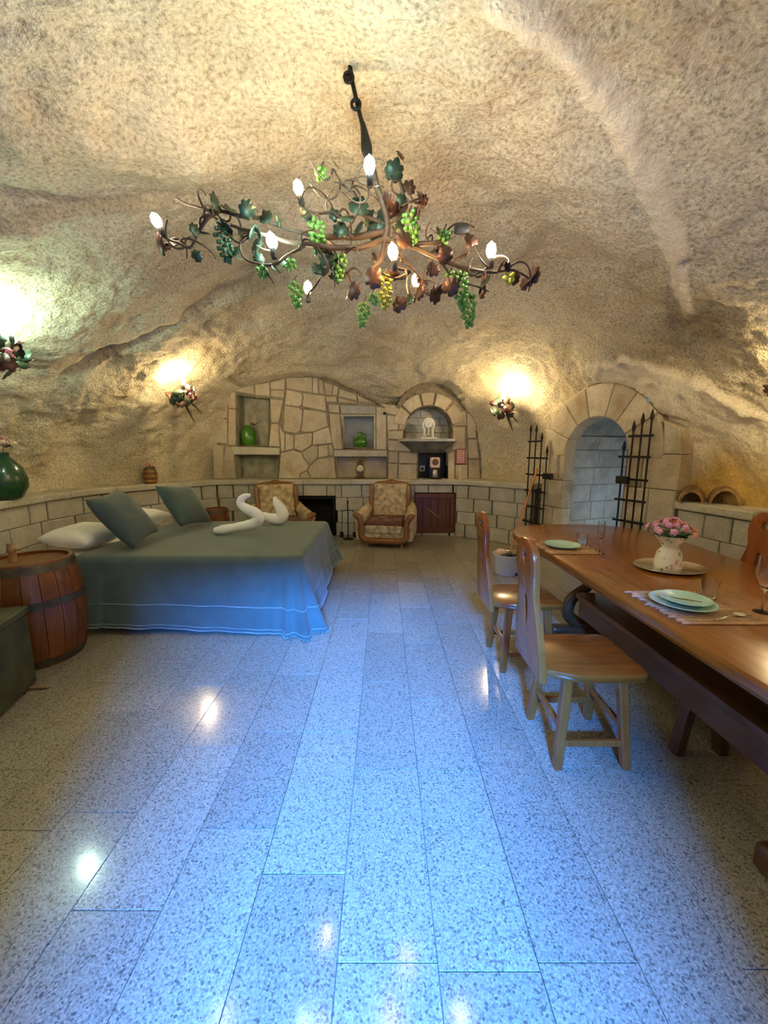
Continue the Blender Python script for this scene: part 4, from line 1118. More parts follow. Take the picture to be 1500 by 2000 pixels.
pillow('bed_pillow', (-2.88, 4.45, BZ+0.115), (0.40, 0.72, 0.19), LINEN, Euler(0, 0.12, -0.05), 'white pillow half hidden behind the dark cushion near the armchair', 'pillow', 0.06)
pillow('square_cushion', (-2.42, 3.54, BZ+0.285), (0.56, 0.56, 0.20), CUSHM, Euler(0, 0.95, 0.10) @ Matrix.Rotation(0.10, 3, 'Z'), 'dark teal grey cushion leaning beside the bare white pillow', 'cushion', 0.10, 0.08, 'dark cushions on the bed')
pillow('square_cushion', (-2.29, 4.38, BZ+0.28), (0.54, 0.54, 0.19), CUSHM, Euler(0, 0.95, -0.12) @ Matrix.Rotation(-0.12, 3, 'Z'), 'dark teal grey cushion leaning toward the far barrel and armchair', 'cushion', 0.10, 0.08, 'dark cushions on the bed')
def swan(lab, Y, path, rad, base_z, dy=None):
    P = [cp(px, py, Y) for px, py in path]
    if dy: P = [p+Vector((0, d_, 0)) for p, d_ in zip(P, dy)]
    zmin = min(p.z-r for p, r in zip(P, rad)); P = [p+Vector((0, 0, base_z-zmin)) for p in P]
    c = P[len(P)//3].copy(); c.z = base_z
    t = thing('towel_swan', lab, 'towel', tuple(c), group='rolled towel swans')
    pts = smooth_path([p-c for p in P], 5)
    bm = bmesh.new(); bm_tube(bm, pts, rad, 16, True, 1.0)
    for v in bm.verts:
        v.co += v.co.normalized()*0.004*mnoise.noise(v.co*30)
    from_bm('rolled_towel', bm, TOWEL, t, True, None)
    return t
s1 = swan('white towel rolled into a swan with long curved neck, on the bed', 4.0, [(421, 1062), (437, 1060), (459, 1056), (482, 1052), (499, 1047), (507, 1037), (499, 1027), (484, 1020), (473, 1012), (472, 1003), (479, 996), (490, 993)],
     [0.030, 0.052, 0.046, 0.052, 0.060, 0.060, 0.056, 0.050, 0.044, 0.040, 0.032, 0.018], BZ+0.019)
s2 = swan('white towel rolled into an upright wing shape beside the towel swan', 4.55, [(501, 1010), (514, 1016), (530, 1021), (545, 1022), (552, 1015), (549, 1003), (541, 991), (536, 979)],
     [0.012, 0.046, 0.060, 0.072, 0.075, 0.066, 0.048, 0.014], BZ+0.019)

# ------------------------------------------------------------------ barrels and chest on the left
def barrel(loc, r0, r1, h, lab, name='wine_barrel', ns=18, tap=True, hoops=(0.05, 0.62, 0.945)):
    t = thing(name, lab, 'barrel', loc)
    def rad(z): q = 2*z/h-1; return r1-(r1-r0)*q*q
    for k in range(ns):
        a0 = 2*PI*k/ns+0.006; a1 = 2*PI*(k+1)/ns-0.006; bm = bmesh.new(); rows = []
        for i in range(9):
            z = h*i/8; ro = rad(z)+R(-.001, .001); row = []
            for a in (a0, (a0+a1)/2, a1): row.append(bm.verts.new((ro*math.cos(a), ro*math.sin(a), z)))
            for a in (a1, a0): row.append(bm.verts.new(((ro-0.022)*math.cos(a), (ro-0.022)*math.sin(a), z)))
            rows.append(row)
        for i in range(8):
            for j in range(5): bm.faces.new((rows[i][j], rows[i][(j+1) % 5], rows[i+1][(j+1) % 5], rows[i+1][j]))
        bm.faces.new(rows[0][::-1]); bm.faces.new(rows[-1]); from_bm('stave', bm, BARRELW, t, True, 40)
    for f in hoops:
        z = f*h; w = 0.045*h/0.76+0.006
        za, zb = max(0.002, z-w/2), min(h-0.002, z+w/2)
        lathe('hoop', [(rad(za)+0.001, za), (rad(za)+0.005, za), (rad(zb)+0.005, zb), (rad(zb)+0.001, zb), (rad(za)+0.001, za)], HOOP, t, 40)
    lathe('lid', [(0.0, h-0.045), (r0-0.02, h-0.045), (r0-0.02, h-0.022), (0.0, h-0.022)], LIDW, t, 32)
    if tap:
        p = Vector((-0.10, -0.02, h-0.022))
        lathe('wooden_tap', [(0.024, 0.0), (0.024, 0.07), (0.029, 0.075), (0.029, 0.10), (0.024, 0.105), (0.024, 0.135), (0.0, 0.135)], RAWW, t, 14, p)
        tube('tap_handle', [p+Vector((0.02, 0, 0.09)), p+Vector((0.055, -0.01, 0.088)), p+Vector((0.085, -0.015, 0.09))], [0.010, 0.007, 0.010], RAWW, t, 8)
barrel((-2.60, 2.73, 0), 0.250, 0.300, 0.765, 'upright oak barrel with iron hoops and wooden tap beside the bed', ns=18)
barrel((-2.66, 6.02, 0), 0.17, 0.20, 0.64, 'small reddish barrel standing behind the bed beside the armchair', 'small_barrel', 12, False, (0.07, 0.93))
def chest():
    t = thing('storage_chest', 'dark green painted wooden chest in front of the barrel', 'chest', (-2.48, 1.71, 0), 0.299)
    box('body', (0, 0, 0.25), (0.68, 1.18, 0.47), CHESTM, t, bev=0.008)
    box('lid', (0, 0, 0.5175), (0.70, 1.20, 0.055), CHESTM, t, bev=0.010)
    for y in (-0.5, 0.5): box('foot', (0, y, 0.0075), (0.66, 0.08, 0.015), BENCHW, t)
    bm = bmesh.new(); bm_box(bm, (0.38, 0.50, 0.012), (0.14, 0.022, 0.012), Euler(0, 0, -0.2), 0.003); from_bm('base_strip', bm, RAWW, t)
chest()

# ------------------------------------------------------------------ armchairs
def armchair(loc, rz, lab):
    t = thing('armchair', lab, 'armchair', loc, rz, group='carved wood armchairs')
    # local: faces -y
    half = [(0.0, 0.115), (0.20, 0.115), (0.30, 0.125), (0.355, 0.17), (0.365, 0.26), (0.365, 0.36), (0.375, 0.43), (0.405, 0.49), (0.455, 0.52), (0.475, 0.50)]
    pth = smooth_path([(-x, -0.40, z) for x, z in half[::-1]]+[(x, -0.40, z) for x, z in half[1:]], 4)
    tube('front_frame', pth, [0.036, 0.052, 0.046, 0.046, 0.05, 0.052, 0.054, 0.054, 0.052, 0.05, 0.046, 0.046, 0.052, 0.036], ARMW, t, 10)
    b = bmesh.new(); bm_box(b, (0, 0.0, 0.21), (0.68, 0.76, 0.24), None, 0.03, 3); from_bm('seat_base', b, UPHOL, t, True, 60)
    b = bmesh.new(); bm_box(b, (0, -0.07, 0.375), (0.60, 0.64, 0.13), None, 0.045, 4); sc = from_bm('seat_cushion', b, SEATF, t, True, 60)
    for x, y in ((-0.17, -0.22), (0.04, -0.28), (0.19, -0.16), (-0.06, -0.06)):
        for rr in (0.062, 0.034): lathe('ring_pattern', [(rr-0.006, 0.440), (rr-0.006, 0.4425), (rr+0.006, 0.4425), (rr+0.006, 0.440)], RINGF, sc, 22, (x, y, 0))
    b = bmesh.new(); bm_box(b, (0, -0.36, 0.295), (0.60, 0.10, 0.135), None, 0.04, 4); from_bm('front_cushion_roll', b, UPHOL, t, True, 60)
    for s in (-1, 1):
        b = bmesh.new(); bm_box(b, (s*0.40, 0.02, 0.30), (0.12, 0.78, 0.40), None, 0.04, 3); from_bm('side_panel', b, UPHOL, t, True, 60)
        tube('armrest', smooth_path([(s*0.415, -0.38, 0.47), (s*0.41, -0.1, 0.49), (s*0.39, 0.2, 0.53), (s*0.36, 0.34, 0.60)], 4), [0.085, 0.09, 0.085, 0.07], UPHOL, t, 14)
    rot = Matrix.Rotation(-0.17, 3, 'X')
    b = bmesh.new(); bm_box(b, (0, 0.33, 0.66), (0.64, 0.17, 0.62), rot, 0.07, 4); from_bm('backrest', b, UPHOL, t, True, 60)
    for s in (-1, 1):
        b = bmesh.new(); bm_box(b, (s*0.325, 0.275, 0.72), (0.075, 0.10, 0.46), rot, 0.025, 3); from_bm('wing', b, ARMW, t, True, 60)
    tube('crest_rail', smooth_path([(-0.34, 0.38, 0.90), (-0.26, 0.395, 0.955), (-0.10, 0.40, 0.975), (0, 0.40, 0.995), (0.10, 0.40, 0.975), (0.26, 0.395, 0.955), (0.34, 0.38, 0.90)], 4), [0.03, 0.04, 0.042, 0.05, 0.042, 0.04, 0.03], ARMW, t, 10)
    for x in (-0.28, 0.28):
        for y in (-0.34, 0.32): lathe('foot', [(0.0, 0.0), (0.018, 0.002), (0.026, 0.02), (0.018, 0.045), (0.03, 0.06), (0.03, 0.10), (0.0, 0.10)], BRASS, t, 12, (x, y, 0))
    return t
armchair((0.06, 6.38, 0), -0.17, 'cream and brown upholstered armchair standing free beside the wooden hatch')
armchair((-1.72, 6.28, 0), 0.42, 'cream and brown upholstered armchair behind the bed, before the fireplace')

def fire_tools():
    t = thing('fire_tool_stand', 'iron fireplace tools hanging on a stand by the hearth', 'fire tools', (-0.63, 6.62, 0))
    lathe('base', [(0.0, 0.0), (0.095, 0.0), (0.095, 0.012), (0.02, 0.03), (0.0, 0.03)], IRON, t, 20)
    tube('post', [(0, 0, 0.02), (0, 0, 0.60), (0, 0, 0.68)], [0.009, 0.008, 0.014], IRON, t, 8)
    tube('cross_bar', [(-0.10, 0, 0.50), (0, 0, 0.52), (0.10, 0, 0.50)], 0.006, IRON, t, 6)
    for k, x in enumerate((-0.10, 0.10, 0.0)):
        y = -0.03 if k < 2 else 0.05
        tube('poker', [(x*0.95, y, 0.53), (x*1.05, y, 0.30), (x*1.1, y, 0.10)], [0.006, 0.005, 0.006], IRON, t, 6)
        if k == 0: box('shovel_blade', (x*1.1, y, 0.085), (0.07, 0.012, 0.10), IRON, t, bev=0.004)
        if k == 1: box('brush_head', (x*1.1, y, 0.085), (0.05, 0.03, 0.10), IRON, t, bev=0.008)
fire_tools()

# ------------------------------------------------------------------ things on ledge and in niches
def jug(name, loc, prof, mat, lab, cat='jug', handle=None, seg=28, spout=None):
    t = thing(name, lab, cat, loc)
    lathe('body', prof, mat, t, seg)
    if handle: tube('handle', smooth_path(handle, 5), 0.012, mat, t, 8)
    if spout: tube('spout', smooth_path(spout, 4), [0.02, 0.016, 0.012], mat, t, 8)
    return t
LZ = 1.02
nz = z1(0, 810)[1]; nx = z1(380, 0)[0]
jug('green_jar', (z1(380, 810)[0], YB+0.15, nz+0.002), [(0.0, 0.0), (0.10, 0.0), (0.125, 0.04), (0.135, 0.14), (0.125, 0.24), (0.09, 0.32), (0.05, 0.36), (0.045, 0.38), (0.038, 0.38), (0.03, 0.35), (0.0, 0.34)], GREENP, 'tall bright green glazed jar in the upper niche holding pink flowers', 'jar')
bouquet('pink_posy', 'small pink posy in the tall green jar in the niche', (z1(380, 0)[0]+0.03, YB+0.12, nz+0.415), 7, 0.065, 0.03, 0.017, [PINK, CREAM], (0, 0, -0.04), leaves=3)
nz2 = z2(0, 772)[1]
jug('green_jug', (z2(305, 0)[0], YB+0.13, nz2+0.003), [(0.0, 0.0), (0.08, 0.0), (0.10, 0.015), (0.132, 0.075), (0.135, 0.115), (0.10, 0.165), (0.05, 0.195), (0.035, 0.21), (0.036, 0.26), (0.046, 0.285), (0.04, 0.285), (0.028, 0.25), (0.0, 0.22)], GREENP,
    'squat bright green jug with narrow neck and spout in the small niche', 'jug', [(0.035, 0, 0.25), (0.09, 0, 0.25), (0.11, 0, 0.19), (0.09, 0, 0.15)], spout=[(-0.10, 0, 0.13), (-0.125, 0, 0.18), (-0.12, 0, 0.22)])
jug('dark_green_jar', (-4.07, 4.12, LZ), [(0.0, 0.0), (0.115, 0.0), (0.14, 0.02), (0.195, 0.13), (0.20, 0.22), (0.165, 0.34), (0.10, 0.43), (0.07, 0.46), (0.075, 0.50), (0.065, 0.50), (0.055, 0.46), (0.0, 0.44)], DGREEN, 'large dark green round jar on the left stone ledge', 'jar')
bouquet('pink_branch', 'loose pink flowers standing in the large dark green jar', (-4.0, 4.08, LZ+0.58), 9, 0.12, 0.06, 0.026, [PINK, CREAM], (-0.02, 0.01, -0.15), leaves=3)
def keg_vase():
    t = thing('keg_vase', 'little dark wooden keg vase on the ledge behind the bed', 'vase', (-3.70, 6.10, LZ))
    def rad(z): q = 2*z/0.25-1; return 0.10-0.02*q*q
    lathe('body', [(0.0, 0.0)]+[(rad(z), z) for z in np.linspace(0, 0.25, 9)]+[(0.07, 0.25), (0.07, 0.22), (0.0, 0.22)], BARRELW, t, 24)
    for z in (0.05, 0.125, 0.20): lathe('hoop', [(rad(z)+0.001, z-0.012), (rad(z)+0.004, z-0.012), (rad(z)+0.004, z+0.012), (rad(z)+0.001, z+0.012), (rad(z)+0.001, z-0.012)], BRASS, t, 24)
keg_vase()
bouquet('red_posy', 'small red and pink posy in the little keg vase', (-3.70, 6.10, LZ+0.27), 9, 0.085, 0.05, 0.023, [PINK, SALMON], (0, 0, -0.04), leaves=4)
def table_clock():
    x = z2(310, 0)[0]; z = LZ
    t = thing('bracket_clock', 'small dark bracket clock with cream dial in the lower niche', 'clock', (x, YB-0.03, z+0.002))
    for sx in (-1, 1):
        tube('side_scroll', smooth_path([(sx*0.075, 0, 0.0), (sx*0.06, 0, 0.08), (sx*0.085, 0, 0.17), (sx*0.065, 0, 0.26), (sx*0.08, 0, 0.32)], 4), 0.014, BRASS, t, 8)
    box('base', (0, 0, 0.02), (0.19, 0.08, 0.04), BENCHW, t, bev=0.006)
    box('case', (0, 0.01, 0.18), (0.11, 0.05, 0.28), BENCHW, t, bev=0.01)
    rx = Matrix.Rotation(PI/2, 3, 'X')
    lathe('dial', [(0.0, 0.0), (0.056, 0.0), (0.058, 0.006), (0.05, 0.010), (0.0, 0.010)], DIALY, t, 24, (0, -0.02, 0.195), tilt=rx)
    for a, L_ in ((0.6, 0.03), (2.2, 0.04)): beam('clock_hand', (0, -0.032, 0.195), (L_*math.cos(a), -0.032, 0.195+L_*math.sin(a)), 0.003, 0.005, BLACKP, t, 0)
    lathe('finial', [(0.02, 0.32), (0.03, 0.335), (0.012, 0.35), (0.0, 0.37)], BRASS, t, 12)
table_clock()
def white_clock():
    x = z2(990, 0)[0]; zt = z2(0, 688)[1]
    t = thing('white_clock', 'white ceramic arched mantel clock standing on the stone hood', 'clock', (x, YB-0.07, zt))
    box('base', (0, 0, 0.014), (0.30, 0.09, 0.028), WHITEC, t, bev=0.006)
    tube('arch_frame', smooth_path([(-0.085, 0, 0.028), (-0.075, 0, 0.15), (-0.10, 0, 0.25), (-0.06, 0, 0.335), (0, 0, 0.36), (0.06, 0, 0.335), (0.10, 0, 0.25), (0.075, 0, 0.15), (0.085, 0, 0.028)], 4), 0.02, WHITEC, t, 10)
    rx = Matrix.Rotation(PI/2, 3, 'X')
    lathe('dial', [(0.0, 0.0), (0.066, 0.0), (0.072, 0.006), (0.072, 0.02), (0.058, 0.024), (0.055, 0.016), (0.0, 0.016)], WHITEC, t, 28, (0, 0.0, 0.27), tilt=rx)
    for a, L_ in ((0.9, 0.034), (-2.0, 0.045)): beam('clock_hand', (0, -0.020, 0.27), (L_*math.cos(a), -0.020, 0.27+L_*math.sin(a)), 0.004, 0.007, BRASS, t, 0)
    tube('pendulum', [(0, 0, 0.20), (0, 0, 0.07)], [0.004, 0.012], WHITEC, t, 8)
white_clock()
def coffee_maker():
    x = z2(1065, 0)[0]
    t = thing('coffee_machine', 'black and steel coffee machine in the dark recess under the hood', 'coffee machine', (x, YB-0.02, LZ))
    box('body', (0, 0.10, 0.19), (0.20, 0.16, 0.38), BLACKP, t, bev=0.02, seg=2)
    b = bmesh.new(); bm_box(b, (0, -0.01, 0.30), (0.185, 0.08, 0.20), None, 0.04, 4); h = from_bm('brew_head', b, CREAM, t, True, 50)
    rx = Matrix.Rotation(PI/2, 3, 'X')
    lathe('dial_ring', [(0.0, 0.0), (0.055, 0.0), (0.06, 0.01), (0.05, 0.016), (0.0, 0.008)], plain('bronze_dial', (0.16, 0.10, 0.06), 0.35, 0.4), t, 24, (0, -0.045, 0.31), tilt=rx)
    lathe('steel_jug', [(0.0, 0.03), (0.058, 0.03), (0.062, 0.04), (0.055, 0.16), (0.045, 0.175), (0.0, 0.175)], CHROME, t, 24, (0, -0.02, 0))
    box('drip_tray', (0, -0.02, 0.0125), (0.22, 0.20, 0.025), BLACKP, t, bev=0.006)
coffee_maker()
def socket_plate():
    x, z = z2(945, 985)
    t = thing('outlet_box', 'small white power outlet with plug inside the dark recess', 'power outlet', (x, YB+0.41, z))
    box('plate', (0, -0.006, 0), (0.10, 0.012, 0.12), WHITEC, t, bev=0.003)
    box('plug', (0, -0.027, 0.0), (0.045, 0.03, 0.05), BLACKP, t, bev=0.006)
    tube('plug_cord', smooth_path([(0, -0.04, -0.02), (0.01, -0.08, -0.14), (0.05, -0.2, -0.20), (0.10, -0.24, -0.205)], 4), 0.005, BLACKP, t, 6)
socket_plate()
o = box('spoon_rest', (0, 0, 0.009), (0.14, 0.06, 0.018), CHROME, None, bev=0.006); o.location = (z2(985, 0)[0]-0.02, YB-0.20, LZ); tag(o, 'small steel dish lying in front of the coffee machine', 'dish')
def notice():
    (xa, za), (xb, zb) = z2(1254, 925), z2(1340, 790)
    t = thing('framed_notice', 'small pale red notice in a red frame on the stone wall', 'framed notice', ((xa+xb)/2, YB-0.022, za)); w = xb-xa; h = zb-za
    box('sheet', (0, -0.006, h/2), (w-0.02, 0.008, h-0.02), PAPERR, t)
    for x in (-w/2, w/2): box('frame_side', (x, -0.009, h/2), (0.018, 0.018, h+0.018), REDF, t, bev=0.003)
    for z in (0, h): box('frame_rail', (0, -0.009, z), (w-0.018, 0.018, 0.018), REDF, t, bev=0.003)
    for k in range(5): box('text_line', (0, -0.0105, h*(0.2+0.15*k)), (w*0.55, 0.001, 0.008), REDF, t)
notice()
o = lathe('white_candle', [(0.0, 0.0), (0.03, 0.0), (0.03, 0.008), (0.012, 0.014), (0.012, 0.25), (0.006, 0.26), (0.0, 0.262)], CREAM, None, 14, (0, 0, 0)); o.location = (z2(1310, 0)[0], YB-0.10, LZ); tag(o, 'slim cream taper candle on the ledge below the framed notice', 'candle')
# clay roof tiles lying on the right ledge
def roof_tile(loc, rz, lab, w=0.30, L=0.42, h=0.125):
    bm = bmesh.new(); n = 12; rows = []
    for j in range(7):
        y = -L/2+L*j/6; k = 0.86+0.20*j/6; row = []
        for sgn, th in ((1, 0.0), (-1, 0.02)):
            rg = range(n+1) if sgn == 1 else range(n, -1, -1)
            for i in rg:
                a = PI*i/n; rw = w/2*k-th; rh = h*k-th
                row.append(bm.verts.new((rw*math.cos(a)+0.006*mnoise.noise((i, j, sgn*4)), y, max(0.0, rh*math.sin(a))+0.003*mnoise.noise((i*.7, j, 5)) if 0 < i < n else 0.0)))
        rows.append(row)
    m_ = len(rows[0])
    for j in range(6):
        for i in range(m_): bm.faces.new((rows[j][i], rows[j][(i+1) % m_], rows[j+1][(i+1) % m_], rows[j+1][i]))
    for row, fl in ((rows[0], False), (rows[-1], True)):
        for i in range(n):
            q = [row[i], row[i+1], row[m_-2-i], row[m_-1-i]]; bm.faces.new(q[::-1] if fl else q)
    o = from_bm('clay_roof_tile', bm, TERRA, None, True, 50); o.location = loc; o.rotation_euler = (0, 0, rz); return tag(o, lab, 'roof tile', 'clay roof tiles on the ledge')
roof_tile((3.16, 3.93, LZ), -0.66, 'smaller weathered clay roof tile on the ledge beside the iron gate', 0.23, 0.30, 0.15)
roof_tile((3.36, 3.76, LZ), -0.72, 'broad weathered clay roof tile on the ledge, further from the gate', 0.27, 0.32, 0.185)
def enamel_pot():
    t = thing('enamel_pot', 'white enamel pot with chipped rim on the floor behind the dining chair', 'pot', (1.56, 4.72, 0))
    lathe('body', [(0.0, 0.0), (0.145, 0.0), (0.155, 0.01), (0.165, 0.24), (0.175, 0.25), (0.172, 0.258), (0.155, 0.25), (0.145, 0.02), (0.0, 0.015)], ENAMEL, t, 32)
    bm = bmesh.new(); q = bmesh.ops.create_icosphere(bm, subdivisions=2, radius=0.024)
    for v in q['verts']: v.co = Vector((v.co.x+0.075, v.co.y*0.5-0.134, v.co.z+0.024))
    from_bm('chip', bm, CHIP, t, True)
    lathe('filling', [(0.0, 0.17), (0.145, 0.17), (0.15, 0.19), (0.0, 0.21)], LEAFG, t, 24)
    return t
enamel_pot()
def basket_stuff():
    for k, (x, y, s, mt, lab) in enumerate(((-0.07, 0.03, 0.07, CREAM, 'pale round gourd lying on top of the enamel pot'), (0.08, 0.02, 0.06, RAWW, 'brown knobbly cone lying on top of the enamel pot'), (0.0, -0.095, 0.045, BLACKP, 'small black lump at the rim of the enamel pot'))):
        bm = bmesh.new(); q = bmesh.ops.create_icosphere(bm, subdivisions=3, radius=s)
        for v in q['verts']:
            n_ = v.co.normalized(); v.co *= 1+0.10*mnoise.noise(n_*2.5+Vector((k*7, 0, 0))); v.co.z *= 0.72
            if k == 1: v.co *= 1+0.06*math.sin(12*math.atan2(n_.y, n_.x))*math.sin(9*n_.z)
        o = from_bm(('gourd', 'pine_cone', 'coal_lump')[k], bm, mt, None, True, 60); o.location = (1.56+x, 4.72+y, 0.258); tag(o, lab, ('gourd', 'pine cone', 'coal')[k])
basket_stuff()

# ------------------------------------------------------------------ wrought iron gate leaves and the broom handle
def gate(lab, bars, rails, s0, s1, wall, lock=None):
    base = fr_door((s0+s1)/2, 0, wall)
    t = thing('iron_gate_leaf', lab, 'gate', tuple(base), group='wrought iron gate leaves')
    def f(s, z, w=0.0): return fr_door(s, z, wall+w)-base
    for s, top in bars:
        tube('bar', [f(s, 0.0), f(s, top-0.13)], 0.010, IRON, t, 8)
        bm = bmesh.new(); bm_tube(bm, [f(s, top-0.145), f(s, top-0.12), f(s, top-0.09), f(s, top-0.04), f(s, top)], [0.007, 0.012, 0.022, 0.014, 0.001], 8); from_bm('spear_tip', bm, IRON, t, True, 60)
    for z, a, b in rails: beam('rail', f(a, z, 0.014), f(b, z, 0.014), 0.010, 0.026, IRON, t, 0.002)
    if lock:
        s, z, w_ = lock; beam('lock_box', f(s, z, 0.03), f(s+w_, z, 0.03), 0.05, 0.085, IRON, t, 0.006)
    return t
gate('iron gate leaf with four spear bars folded back beside the orange handle', [(-0.10, 1.935), (0.02, 1.93), (0.14, 1.81), (0.26, 1.62)],
     [(1.675, -0.13, 0.17), (1.43, -0.14, 0.30), (1.18, -0.14, 0.30), (0.935, -0.15, 0.30), (0.69, -0.14, 0.30), (0.45, -0.15, 0.30), (0.12, -0.14, 0.30)], -0.10, 0.26, 0.09, (0.25, 1.175, 0.17))
gate('iron gate leaf with spear bars folded back beside the clay roof tiles', [(1.45, 1.66), (1.545, 1.88), (1.64, 1.955), (1.74, 1.985)],
     [(1.70, 1.50, 1.79), (1.47, 1.40, 1.78), (1.215, 1.40, 1.78), (0.975, 1.40, 1.78), (0.73, 1.40, 1.78), (0.49, 1.40, 1.78), (0.12, 1.40, 1.78)], 1.45, 1.74, 0.09, (1.42, 1.205, 0.15))
t = thing('wooden_handle', 'orange wooden broom handle leaning against the iron gate', 'broom', (1.70, 5.15, 0))
tube('stick', [(0, 0, 0.02), (0.60, 0.65, 1.27)], [0.019, 0.017], STICKW, t, 10)
box('brush_block', (0, 0, 0.075), (0.26, 0.06, 0.045), RAWW, t, bev=0.008); box('bristles', (0, 0, 0.0265), (0.25, 0.055, 0.053), STRAW, t, bev=0.004)

# ------------------------------------------------------------------ wall sconces
def sconce(p, wall, mat, lab, bd=(0, 0, 1), sd=1):
    """vine sconce: p = bulb socket foot, wall = fixing point on the rock"""
    p = Vector(p); wl = Vector(wall)
    t = thing('vine_sconce', lab, 'wall lamp', tuple(wl), group='vine wall sconces')
    q = p-wl; rs = random.Random(int(p.x*100+p.y*10)); side = Vector((1, 0.3, 0)).normalized() if abs(q.x) < abs(q.y) else Vector((0, 1, 0))
    lathe('wall_plate', [(0.0, 0.0), (0.035, 0.0), (0.032, 0.014), (0.0, 0.018)], VINE, t, 14, (0, 0, 0), tilt=Vector((0, 0, 1)).rotation_difference(q.normalized()).to_matrix())
    tube('stem', smooth_path([(0, 0, 0), q*0.4+Vector((0, 0, -0.16)), q*0.9+Vector((0, 0, -0.10)), q], 5), [0.014, 0.013, 0.011, 0.012], VINE, t, 8)
    tube('tail_twig', smooth_path([q*0.4+Vector((0, 0, -0.14)), q*0.5+side*0.05*sd+Vector((0, 0, -0.24)), q*0.45+side*0.14*sd+Vector((0, 0, -0.44))], 4), [0.018, 0.016, 0.006], VINE, t, 7)
    tube('tail_twig', smooth_path([q*0.4+Vector((0, 0, -0.14)), q*0.6+side*0.11*sd+Vector((0, 0, -0.19)), q*0.55+side*0.24*sd+Vector((0, 0, -0.32))], 4), [0.016, 0.013, 0.006], VINE, t, 7)
    for k in range(13):
        a = 2*PI*k/13+rs.uniform(-.3, .3); rr = rs.uniform(0.10, 0.23)
        d = side*math.cos(a)*rr+Vector((0, 0, math.sin(a)*rr*0.6-0.10))
        place('leaf', LEAF, GLEAF if k % 3 else VLEAF, t, q*rs.uniform(.6, 1.15)+d, (rs.uniform(0.7, 1.9), rs.uniform(-.5, .5), rs.uniform(-1, 1)), rs.uniform(1.15, 1.7))
    for k in range(4):
        d = side*(0.02+0.05*k)*sd*(1 if k % 2 else 0.4)+Vector((0, 0, -0.05-0.03*k)); place('blossom', BLOSSOM, PINK if k else CREAM, t, q*1.12+d, (1.2, 0, k), 0.026)
    add_bulb(t, q, mat, bd, 0.027, 0.09)
    return t
sconce((-2.74, 5.46, 2.38), (-2.98, 5.80, 2.40), SC_WARM, 'leafy vine sconce with warm bulb above the little keg vase', sd=1)
sconce((1.80, 6.02, 2.27), (2.02, 6.42, 2.33), SC_WARM, 'leafy vine sconce with warm bulb between the arched hood and the iron gate', sd=1)
sconce((-2.88, 3.15, 2.37), (-3.22, 3.28, 2.40), SC_COOL, 'leafy vine sconce with cool white bulb above the dark green jar', sd=-1)
sconce((2.93, 2.80, 2.10), (3.21, 2.86, 2.12), SC_MID, 'leafy vine sconce on the right wall above the table', sd=-1)

sconce((3.02, 0.55, 2.15), (3.30, 0.55, 2.17), SC_FILL, 'unseen leafy vine sconce added for fill light on the right wall toward the entrance', sd=-1)  # this and the next two: out of view, added as extra lamplight
sconce((-3.30, 0.70, 2.20), (-3.58, 0.70, 2.22), SC_FILL, 'unseen leafy vine sconce added for fill light on the left wall toward the entrance', sd=-1)
sconce((1.35, -0.22, 2.10), (1.35, -0.48, 2.12), SC_FILL, 'unseen leafy vine sconce added for fill light beside the entrance doorway', sd=-1)

